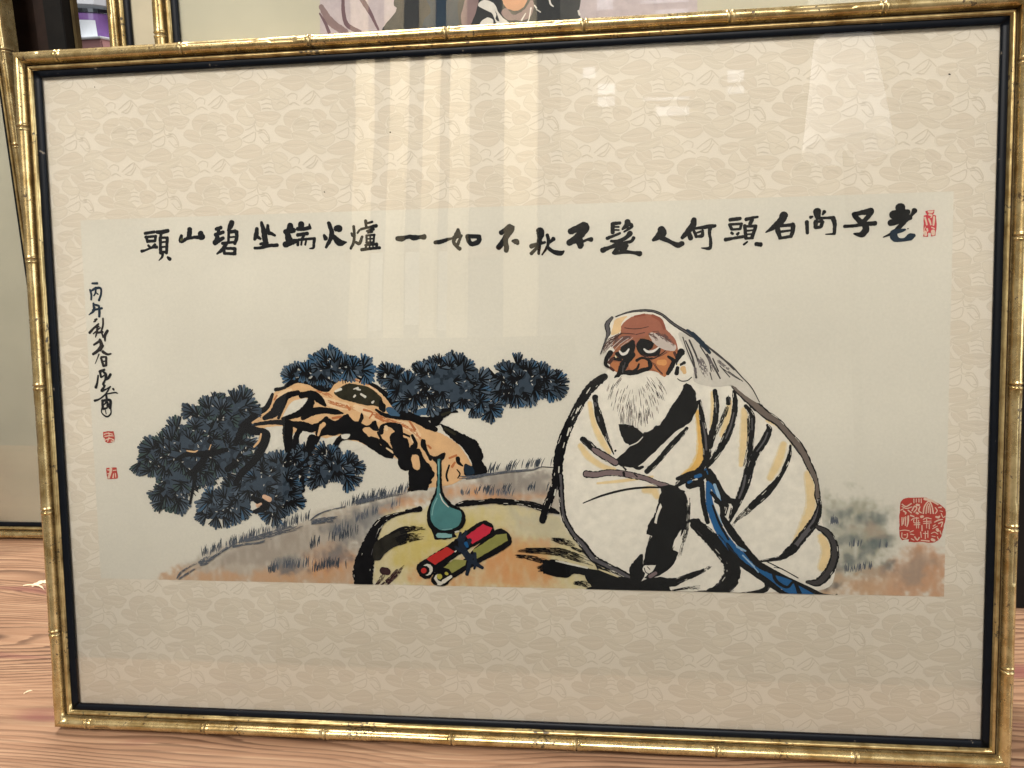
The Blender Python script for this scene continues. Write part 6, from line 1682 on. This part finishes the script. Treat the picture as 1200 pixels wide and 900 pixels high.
def needle_mass(spec, lay):
    tint, edge_tint, r0, flat = spec
    sh = Sheet()
    pts = [(flat[i], flat[i + 1]) for i in range(0, len(flat), 2)]
    cx = sum(p[0] for p in pts) / len(pts); cy = sum(p[1] for p in pts) / len(pts)
    area = 0
    loop = []
    for i, p in enumerate(pts):
        q = pts[(i + 1) % len(pts)]
        area += p[0] * q[1] - q[0] * p[1]
    sg = 1 if area > 0 else -1
    # dark bed just inside the outline
    bed = []
    per = 0
    fans = []
    for i, p in enumerate(pts):
        q = pts[(i + 1) % len(pts)]; o = pts[i - 1]
        tx, ty = q[0] - o[0], q[1] - o[1]
        d = math.hypot(tx, ty) + 1e-9
        nxn, nyn = ty / d * sg, -tx / d * sg      # outward
        bed.append((p[0] - nxn * r0 * .42, p[1] - nyn * r0 * .42))
        L = math.hypot(q[0] - p[0], q[1] - p[1])
        k = max(1, round(L / (r0 * .95)))
        for j in range(k):
            x, y = p[0] + (q[0] - p[0]) * j / k, p[1] + (q[1] - p[1]) * j / k
            ju = random.uniform(.62, 1.15)
            fans.append((x - nxn * r0 * ju, y - nyn * r0 * ju, math.atan2(nyn, nxn)))
    xs = [p[0] for p in pts]; ys = [p[1] for p in pts]

    def depth(x, y):
        if not inside(pts, x, y): return -1
        best = 1e9
        for i, p in enumerate(pts):
            q = pts[(i + 1) % len(pts)]
            ex, ey = q[0] - p[0], q[1] - p[1]
            t = max(0, min(1, ((x - p[0]) * ex + (y - p[1]) * ey) / (ex * ex + ey * ey + 1e-9)))
            best = min(best, math.hypot(x - p[0] - t * ex, y - p[1] - t * ey))
        return best
    yy = min(ys)
    while yy < max(ys):
        xx = min(xs)
        while xx < max(xs):
            if depth(xx, yy) > r0 * .38:
                sh.ribbon([xx, yy, 6.6, xx + .4, yy + .3, 6.6], random.choice(['pinedark', 'pineslate', tint[0]]), lay + random.random() * .003, .15)
            xx += 4.2
        yy += 4.2
    random.shuffle(fans)
    # inner fans first, edge fans over them
    xs = [p[0] for p in pts]; ys = [p[1] for p in pts]
    n_in = int(abs(area) / 2 / (r0 * r0) * 2.2)
    ll = lay + 0.005
    for k in range(n_in):
        for _ in range(30):
            x, y = random.uniform(min(xs), max(xs)), random.uniform(min(ys), max(ys))
            if depth(x, y) > r0 * .3: break
        else:
            continue
        a = math.atan2(y - cy, x - cx) + random.uniform(-1.2, 1.2)
        draw_fan(sh, x, y, r0 * random.uniform(.6, .95), a, random.uniform(.6, 1.0), random.randint(4, 6), tint, ll, random.random() < .75, 0.92)
        ll += 0.0016
        for _ in range(1):
            sx, sy, sa = x + random.uniform(-4, 4), y + random.uniform(-4, 4), random.uniform(0, 3.1)
            sh.ribbon([sx, sy, .4, sx + 1.5 * math.cos(sa), sy + 1.5 * math.sin(sa), .8], random.choice(['paper', 'hairwash', 'paper', 'pinemid']), ll)
    for x, y, a in fans:
        draw_fan(sh, x, y, r0 * random.uniform(.92, 1.12), a + random.uniform(-.25, .25), random.uniform(.46, .72), random.randint(4, 5), edge_tint, ll, True, 0.9)
        ll += 0.0016
    return sh, ll


top_layer = {}
lay_base = layer
# the trunk comes first in PRINT order after the writing; the needles are laid over it
needle_after = 'painted_pine_tree'
lay = lay_base
for pname, plabel, items in PRINT:
    sh = Sheet()
    for kind, key, flat in items:
        if kind == 's':
            sh.ribbon(flat, key, lay)
            if key == 'ink' and pname in ('painted_person', 'painted_rock') and max(flat[2::3]) > 3.6 and len(flat) > 6: sh.streaks(flat, 'robe', lay + 0.0006)
        elif kind == 'd': sh.dry(flat, key, lay)
        elif kind == 'p': sh.polygon(flat, key, lay, True)
        else: sh.polygon(flat, key, lay, False)
        lay += 0.0012
    if pname == 'painted_beard':
        ox, oy = BEARD[0]
        rx, ry = BEARD[1]
        for k in range(175):
            an = math.pi * random.uniform(0.02, 0.98)
            t = 0.22 + 0.70 * math.sqrt(random.random())
            x, y = ox + rx * t * math.cos(an), oy + ry * (t * math.sin(an) * 0.92 + 0.04)
            dx, dy = (x - ox) * (0.9 - 0.6 * t), (y - oy) * 0.5 + ry * 0.30 * t + 1.5
            d = math.hypot(dx, dy); dx, dy = dx / d, dy / d
            ln = random.uniform(3.5, 8.0)
            b = random.uniform(-.4, .4)
            sh.ribbon([x, y, .2, x + dx * ln * .5 + b * .4, y + dy * ln * .5, random.uniform(.3, .6), x + dx * ln * .96, y + dy * ln, .2], random.choice(['greydark', 'greyhair', 'brownhair', 'ink']), lay + (k % 9) * .0004)
        lay += 0.012
    obj = sh.build(pname, sheet, plabel)
    if pname == 'painted_hill_lines': obj["kind"] = "stuff"
    if pname == needle_after:
        for spec in NEEDLES:
            shn, _ = needle_mass(spec, lay)
            no = shn.build("painted_needles", sheet)
            lay += 0.012
        lay += 0.30

# grass on the hillside
gs = Sheet()
for (n, hmin, hmax, key, lean, flat) in GRASS:
    pts = [(flat[i], flat[i + 1]) for i in range(0, len(flat), 2)]
    seg = [math.hypot(pts[i + 1][0] - pts[i][0], pts[i + 1][1] - pts[i][1]) for i in range(len(pts) - 1)]
    tot = sum(seg)
    for k in range(n):
        s = random.uniform(0, tot)
        if mnoise.noise(Vector((s * 0.13, hmin * 7.7, flat[0]))) < -0.12: continue
        i = 0
        while i < len(seg) - 1 and s > seg[i]: s -= seg[i]; i += 1
        t = s / seg[i]
        x = pts[i][0] + (pts[i + 1][0] - pts[i][0]) * t; y = pts[i][1] + (pts[i + 1][1] - pts[i][1]) * t + random.uniform(-1.2, 1.2)
        h = random.uniform(hmin, hmax); l = lean + random.uniform(-.25, .25)
        gs.ribbon([x, y + h * .3, .3, x + l * h * .3, y - h * .3, random.uniform(.5, .95), x + l * h, y - h, .2], key, 0.455 + (k % 7) * 0.0006, .1)
tag(gs.build("painted_grass", sheet), kind="stuff")
pane(picture, W0, H0, 3.4)

# specks of dirt caught under the glass
sp = Sheet()
for (u, v, w) in SPECKS:
    sp.ribbon([u, v, w, u + w * .7, v + w * .2, w * .8], 'inkbrown', 0.36, .3)
tag(sp.build("dirt_speck", mount), kind="stuff")


# ------------------------------------------------------------------ frames leaning behind
OLDP = flat_mat("old_paper", (190, 183, 162), 0.85, 0.15, 0, 14, 0.05)
OLDP2 = flat_mat("old_linen", (186, 176, 150), 0.85, 0.15, 0, 30, 0.06)


def plain_sheet(root, w, h, mat):
    return mesh_obj("mount_board", [LP(-4, -4, 0, w, h), LP(w + 4, -4, 0, w, h), LP(w + 4, h + 4, 0, w, h), LP(-4, h + 4, 0, w, h)], [(0, 3, 2, 1)], mat, root)


every = lambda n, o: [o + 115 * k for k in range(int((n - o) / 115) + 1)]
wc, hc = 700.0, 660.0
fc = build_frame("framed_picture", "gilt bamboo frame right behind the large one, its print showing dark robes and a chin", wc, hc, (0.065, 0.075, 0), (math.radians(-8), 0, 0), GOLD, GOLD2, SLIP,
                 {'l': every(hc, 60), 'r': every(hc, 60), 'b': every(wc, 30)}, {'l': [(70, 110, 9)]}, "gilt frames leaning behind")
plain_sheet(fc, wc, hc, OLDP)
cs = Sheet(wc, hc)
lay = 0.3
for kind, key, flat in BACKPRINT:
    if kind == 's': cs.ribbon(flat, key, lay)
    elif kind == 'd': cs.dry(flat, key, lay)
    else: cs.polygon(flat, key, lay, kind == 'p')
    lay += 0.004
cs.build("painted_robe", fc, "lilac print with a near-black robe and white beard strokes")
pane(fc, wc, hc, 3.4)
wb, hb = 460.0, 690.0
fb = build_frame("framed_picture", "gilt frame with plain beige mount standing two frames back beside the purple tub", wb, hb, (-0.402 + (wb / 2 + 21) / 1000, 0.165, 0), (math.radians(-8), 0, 0), GOLD, GOLD2, SLIP,
                 {'l': every(hb, 15), 'b': every(wb, 30)}, {'l': [(20, 60, 10)]}, "gilt frames leaning behind")
plain_sheet(fb, wb, hb, OLDP2)
wa, ha = 520.0, 780.0
fa = build_frame("framed_picture", "gilt bamboo frame with blank greenish mount resting on the boards beside the large frame", wa, ha, (-0.650 - (wa / 2 + 21) / 1000, 0.385, 0), (math.radians(-5), 0, 0), GOLD, GOLD2, SLIP,
                 {'r': every(ha, 40), 'b': every(wa, 60)}, {'r': [(120, 170, 9)], 'b': [(470, 500, 10)]}, "gilt frames leaning behind")
plain_sheet(fa, wa, ha, OLDP)
pane(fa, wa, ha, 3.4)

# dark wooden frame behind the gilt ones
DARK = flat_mat("dark_lacquer", (15, 13, 11), 0.5, 0.2, 0, 40, 0.3)
DBROWN = flat_mat("dark_brown_wood", (40, 27, 20), 0.6, 0.2, 0, 40, 0.3)
OLIVE = flat_mat("tarnished_gilt", (84, 70, 42), 0.45, 0.4, 0.5, 60, 0.3)
df = tag(empty("wooden_picture_frame", (-0.600, 0.445, 0), (math.radians(-5), 0, 0)), "dark brown and black wooden picture frame with thin tarnished edge, standing behind", "picture frame")
fw_, fh_ = 0.46, 0.80
for nm, a, b_, mt, y0 in (("edge_strip", 0.0, 0.004, OLIVE, -0.012), ("outer_rail", 0.0042, 0.030, DARK, -0.030), ("inner_rail", 0.0305, 0.048, DBROWN, -0.024)):
    box_obj(nm, (-b_, -a, y0, 0.0, a, fh_ - a), mt, df, 0.001)
    box_obj(nm, (-fw_ + a, -fw_ + b_, y0, 0.0, a, fh_ - a), mt, df, 0.001)
    box_obj(nm, (-fw_ + b_, -b_, y0, 0.0, fh_ - b_, fh_ - a), mt, df, 0.001)
    box_obj(nm, (-fw_ + b_, -b_, y0, 0.0, a, b_), mt, df, 0.001)
box_obj("canvas", (-fw_ + 0.0482, -0.0482, -0.010, -0.004, 0.0482, fh_ - 0.0482), DBROWN, df)

# black panel added where only a shadowed gap shows, at the other side
db = tag(empty("shadow_gap_panel", (0.75, 0.236, 0), (math.radians(-3), 0, 0)), "black upright board standing on the wooden floor past the large frame's edge", "board")
box_obj("panel", (-0.235, 0.25, 0.0, 0.016, 0.0, 0.60), DARK, db, 0.0015)
box_obj("batten", (-0.235, 0.25, 0.0162, 0.030, 0.02, 0.06), DBROWN, db, 0.001)

# low cabinet with tubs between the frames
CAB = flat_mat("cabinet_wood", (120, 84, 60), 0.6, 0.3, 0, 20, 0.2)
cab = tag(empty("low_cabinet", (-0.62, 0.74, 0)), "plain wooden cabinet behind the leaning frames carrying the purple tub", "cabinet")
box_obj("carcass", (-0.22, 0.22, -0.12, 0.12, 0.0, 0.560), CAB, cab, 0.002)
box_obj("cabinet_top", (-0.23, 0.23, -0.13, 0.13, 0.560, 0.578), CAB, cab, 0.002)


def plastic(name, rgb, alpha=0.0, rough=0.25):
    m, nt, b = new_mat(name)
    c = lin(rgb)
    n = node(nt, "ShaderNodeTexNoise"); n.inputs["Scale"].default_value = 25
    tc = node(nt, "ShaderNodeTexCoord"); link(nt, tc.outputs["Object"], n.inputs["Vector"])
    r = ramp(nt, [(0.35, tuple(v * .7 for v in c)), (0.65, c)]); link(nt, n.outputs["Fac"], r.inputs["Fac"]); link(nt, r.outputs["Color"], b.inputs["Base Color"])
    b.inputs["Roughness"].default_value = rough
    b.inputs["Transmission Weight"].default_value = alpha
    return m


def lathe(name, prof, mat, parent, seg=40):
    v, f = [], []
    for r, z in prof:
        for k in range(seg):
            a = 2 * math.pi * k / seg
            v.append((r * math.cos(a), r * math.sin(a), z))
    for i in range(len(prof) - 1):
        for k in range(seg):
            f.append((i * seg + k, i * seg + (k + 1) % seg, (i + 1) * seg + (k + 1) % seg, (i + 1) * seg + k))
    f.append(tuple(range(seg))[::-1]); f.append(tuple(range((len(prof) - 1) * seg, len(prof) * seg)))
    return mesh_obj(name, v, f, mat, parent, smooth=False)


PURP, MAG, WHT, BLU, PNK, BLK = plastic("purple_plastic", (150, 110, 180), 0.3), plastic("magenta_plastic", (170, 40, 150)), flat_mat("white_card", (214, 218, 222), 0.7), plastic("blue_plastic", (24, 66, 150)), flat_mat("pink_card", (196, 150, 148), 0.7, 0.3, 0, 30, 0.1), plastic("black_rubber", (14, 18, 26))
TX, TY = TUB[0], TUB[1]
pb = tag(empty("card_box", (TX, TY, 0.578)), "dull pink card box on the cabinet under the purple tub", "box")
bh = TUB[2] - 0.578
box_obj("body", (-0.06, 0.06, -0.055, 0.055, 0, bh - 0.004), PNK, pb, 0.002)
box_obj("lid", (-0.061, 0.061, -0.056, 0.056, bh - 0.004, bh), WHT, pb, 0.001)
tb = tag(empty("plastic_tub", (TX, TY, TUB[2])), "translucent purple plastic tub with white label standing between two frames", "tub")
lathe("body", [(0.040, 0), (0.044, 0.003), (0.046, 0.036)], PURP, tb)
lathe("rim", [(0.047, 0.0362), (0.0485, 0.037), (0.0485, 0.042), (0.047, 0.043)], BLK, tb)
lab = [(0.0462 * math.sin(a), -0.0462 * math.cos(a), z) for z in (0.002, 0.026) for a in [x * 0.14 for x in range(-1, 8)]]
mesh_obj("label_sticker", lab, [(i, i + 1, i + 10, i + 9) for i in range(8)], WHT, tb)
mesh_obj("side_print", [(0.0463 * math.sin(a), -0.0463 * math.cos(a), z) for z in (0.004, 0.030) for a in [x * 0.12 - 0.75 for x in range(6)]], [(i, i + 1, i + 7, i + 6) for i in range(5)], MAG, tb)
wp = tag(empty("plastic_bag", (TX, TY, TUB[2] + 0.043)), "white packet with a blue corner lying on top of the purple tub", "packet")
lathe("packet", [(0.035, 0), (0.044, 0.006), (0.046, 0.020), (0.040, 0.038), (0.030, 0.046)], WHT, wp, 12)
lathe("corner_print", [(0.018, 0.0), (0.030, 0.010), (0.030, 0.028), (0.018, 0.042)], BLU, wp, 10).location = (-0.030, -0.030, 0.001)

# ------------------------------------------------------------------ torn wood splinters on the floor
SPL = flat_mat("splinter_wood", (226, 206, 172), 0.7, 0.2, 0, 50, 0.1)
for i, (x, y, rz, L, wd, lb) in enumerate(((SPLINT[0][0], SPLINT[0][1], 0.5, 0.020, 0.011, "pale torn wood chip lying on the boards against the frame"), (SPLINT[1][0], SPLINT[1][1], -0.35, 0.036, 0.0022, "long thin curled wood shaving lying beside the torn chip"), (SPLINT[2][0], SPLINT[2][1], 0.7, 0.008, 0.0011, "tiny pale splinter lying alone on the striped grain"))):
    v, f = [], []
    for k in range(9):
        t = k / 8
        w_ = wd * math.sin(math.pi * (0.12 + 0.8 * t)) * (0.7 + 0.3 * math.sin(k * 2.3))
        zc = 0.0006 + 0.004 * (L / 0.03) * t * (1 - t)
        bx = (t - 0.5) * L; by = 0.18 * L * math.sin(t * 2.6)
        v += [(bx, by - w_ / 2, zc), (bx, by + w_ / 2, zc + 0.0008), (bx, by + w_ / 2, zc - 0.0004), (bx, by - w_ / 2, zc - 0.0006)]
    for k in range(8):
        for q in range(4):
            f.append((k * 4 + q, k * 4 + (q + 1) % 4, k * 4 + 4 + (q + 1) % 4, k * 4 + 4 + q))
    f.append((0, 3, 2, 1)); f.append((32, 33, 34, 35))
    o = mesh_obj("wood_splinter", v, f, SPL)
    o.location = (x, y, 0); o.rotation_euler = (0, 0, rz)
    tag(o, lb, "splinter")

# ------------------------------------------------------------------ what the glass mirrors, standing behind the viewer
POST = flat_mat("pale_timber", (214, 198, 164), 0.6, 0.3, 0, 6, 0.1)
for x0, x1, lb in ((-0.856, -0.800, "outermost slim timber post, farthest from the grey display board, mirrored in the glass"), (-0.727, -0.668, "pale timber post standing next to the outermost slim post, mirrored in the glass"), (-0.600, -0.548, "slimmest pale timber post, the middle one of five mirrored in the glass"),
                   (-0.500, -0.433, "pale timber post next to the widest one, mirrored as a bright stripe"), (-0.297, -0.179, "widest pale timber post, closest to the grey display board, mirrored in glass")):
    p = tag(empty("timber_post", ((x0 + x1) / 2, -2.2, 0)), lb, "post", "posts mirrored in the glass")
    hw = (x1 - x0) / 2
    box_obj("shaft", (-hw, hw, -0.03, 0.03, -0.75, 2.05), POST, p, 0.004)
    box_obj("foot_plate", (-hw - 0.01, hw + 0.01, -0.04, 0.04, -0.75, -0.72), CAB, p, 0.003)
rl = tag(box_obj("cross_rail", (-0.90, -0.15, -2.262, -2.2305, 1.06, 1.10), CAB, None, 0.003), "brown cross rail behind the posts with white sheets hung on it", "rail")
for x0, x1, z0, lb in ((-0.795, -0.748, 0.80, "narrow white paper sheet hung from the rail beside the outermost post"), (-0.664, -0.612, 0.82, "white paper sheet hung from the rail before the middle post"), (-0.544, -0.506, 0.80, "narrowest white paper sheet hung from the rail beyond the middle post")):
    o = box_obj("paper_sheet", (x0, x1, -2.2300, -2.2285, z0, 1.085), WHT)
    tag(o, lb, "paper", "sheets hung on the rail")
PANEL = flat_mat("grey_display_board", (120, 116, 108), 0.9, 0.1, 0, 5, 0.1)
pn = tag(empty("display_board", (0.55, -2.3, 0)), "grey display board mirrored in the glass with price cards on it", "board")
box_obj("panel", (-0.65, 0.75, -0.01, 0.01, -0.75, 1.95), PANEL, pn, 0.002)
box_obj("foot", (-0.60, -0.54, -0.15, 0.15, -0.75, -0.71), CAB, pn, 0.003)
box_obj("foot", (0.64, 0.70, -0.15, 0.15, -0.75, -0.71), CAB, pn, 0.003)
for x0, x1, z0, z1, lb in ((0.036, 0.097, 1.687, 1.729, "upper of two equal white price cards stacked on the display board"), (0.036, 0.097, 1.638, 1.677, "lower of two equal white price cards stacked on the display board"), (0.248, 0.364, 1.592, 1.627, "long white price card under the thin strip on the display board"),
                       (0.507, 0.568, 1.709, 1.754, "larger white price card of the pair away from the posts"), (0.509, 0.567, 1.665, 1.693, "flat narrow price card right below the larger white card"), (-0.016, 0.027, 1.755, 1.797, "small square white tag topmost beside the widest post"), (0.200, 0.366, 1.652, 1.664, "thin white strip above the long price card")):
    o = box_obj("price_card", (-(x1 - x0) / 2, (x1 - x0) / 2, -0.0035, 0.0, 0.0, z1 - z0), WHT)
    o.location = ((x0 + x1) / 2, -2.2865, z0)
    tag(o, lb, "price card", "price cards on the display board")
# glowing cone added out of view to mirror as glare in the upper glass
GLARE = flat_mat("glare_white", (232, 230, 228), 0.9, 0.1, 0, 30, 0.05)
_sb = GLARE.node_tree.nodes['Principled BSDF']
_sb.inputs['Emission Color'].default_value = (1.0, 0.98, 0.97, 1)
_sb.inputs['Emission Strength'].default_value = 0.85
STAND = flat_mat("stand_metal", (90, 86, 80), 0.4, 0.5, 0.8)
lp = tag(empty("glare_helper", (0.66, -1.32, -0.75)), "added glowing white cone on a stand, making pale glare near the upper corner of the glass", "glow_helper")
lathe("glare_cone", [(0.105, 1.80), (0.070, 2.08)], GLARE, lp, 48)
lathe("glare_stem", [(0.012, 0.02), (0.012, 1.795)], STAND, lp, 16)
lathe("glare_base", [(0.14, 0.0), (0.14, 0.012), (0.03, 0.022)], STAND, lp, 32)

ct = tag(empty("stripe_blocker", (-0.52, -2.03, -0.75)), "dark brown counter added to hide the lower timber posts from the glass", "blocker")  # unseen block added to cut the lower stripes out of the reflection
box_obj("carcass", (-0.46, 0.46, -0.12, 0.10, 0.0, 1.44), DBROWN, ct, 0.004)
box_obj("blocker_top", (-0.48, 0.48, -0.135, 0.12, 1.44, 1.465), DBROWN, ct, 0.003)
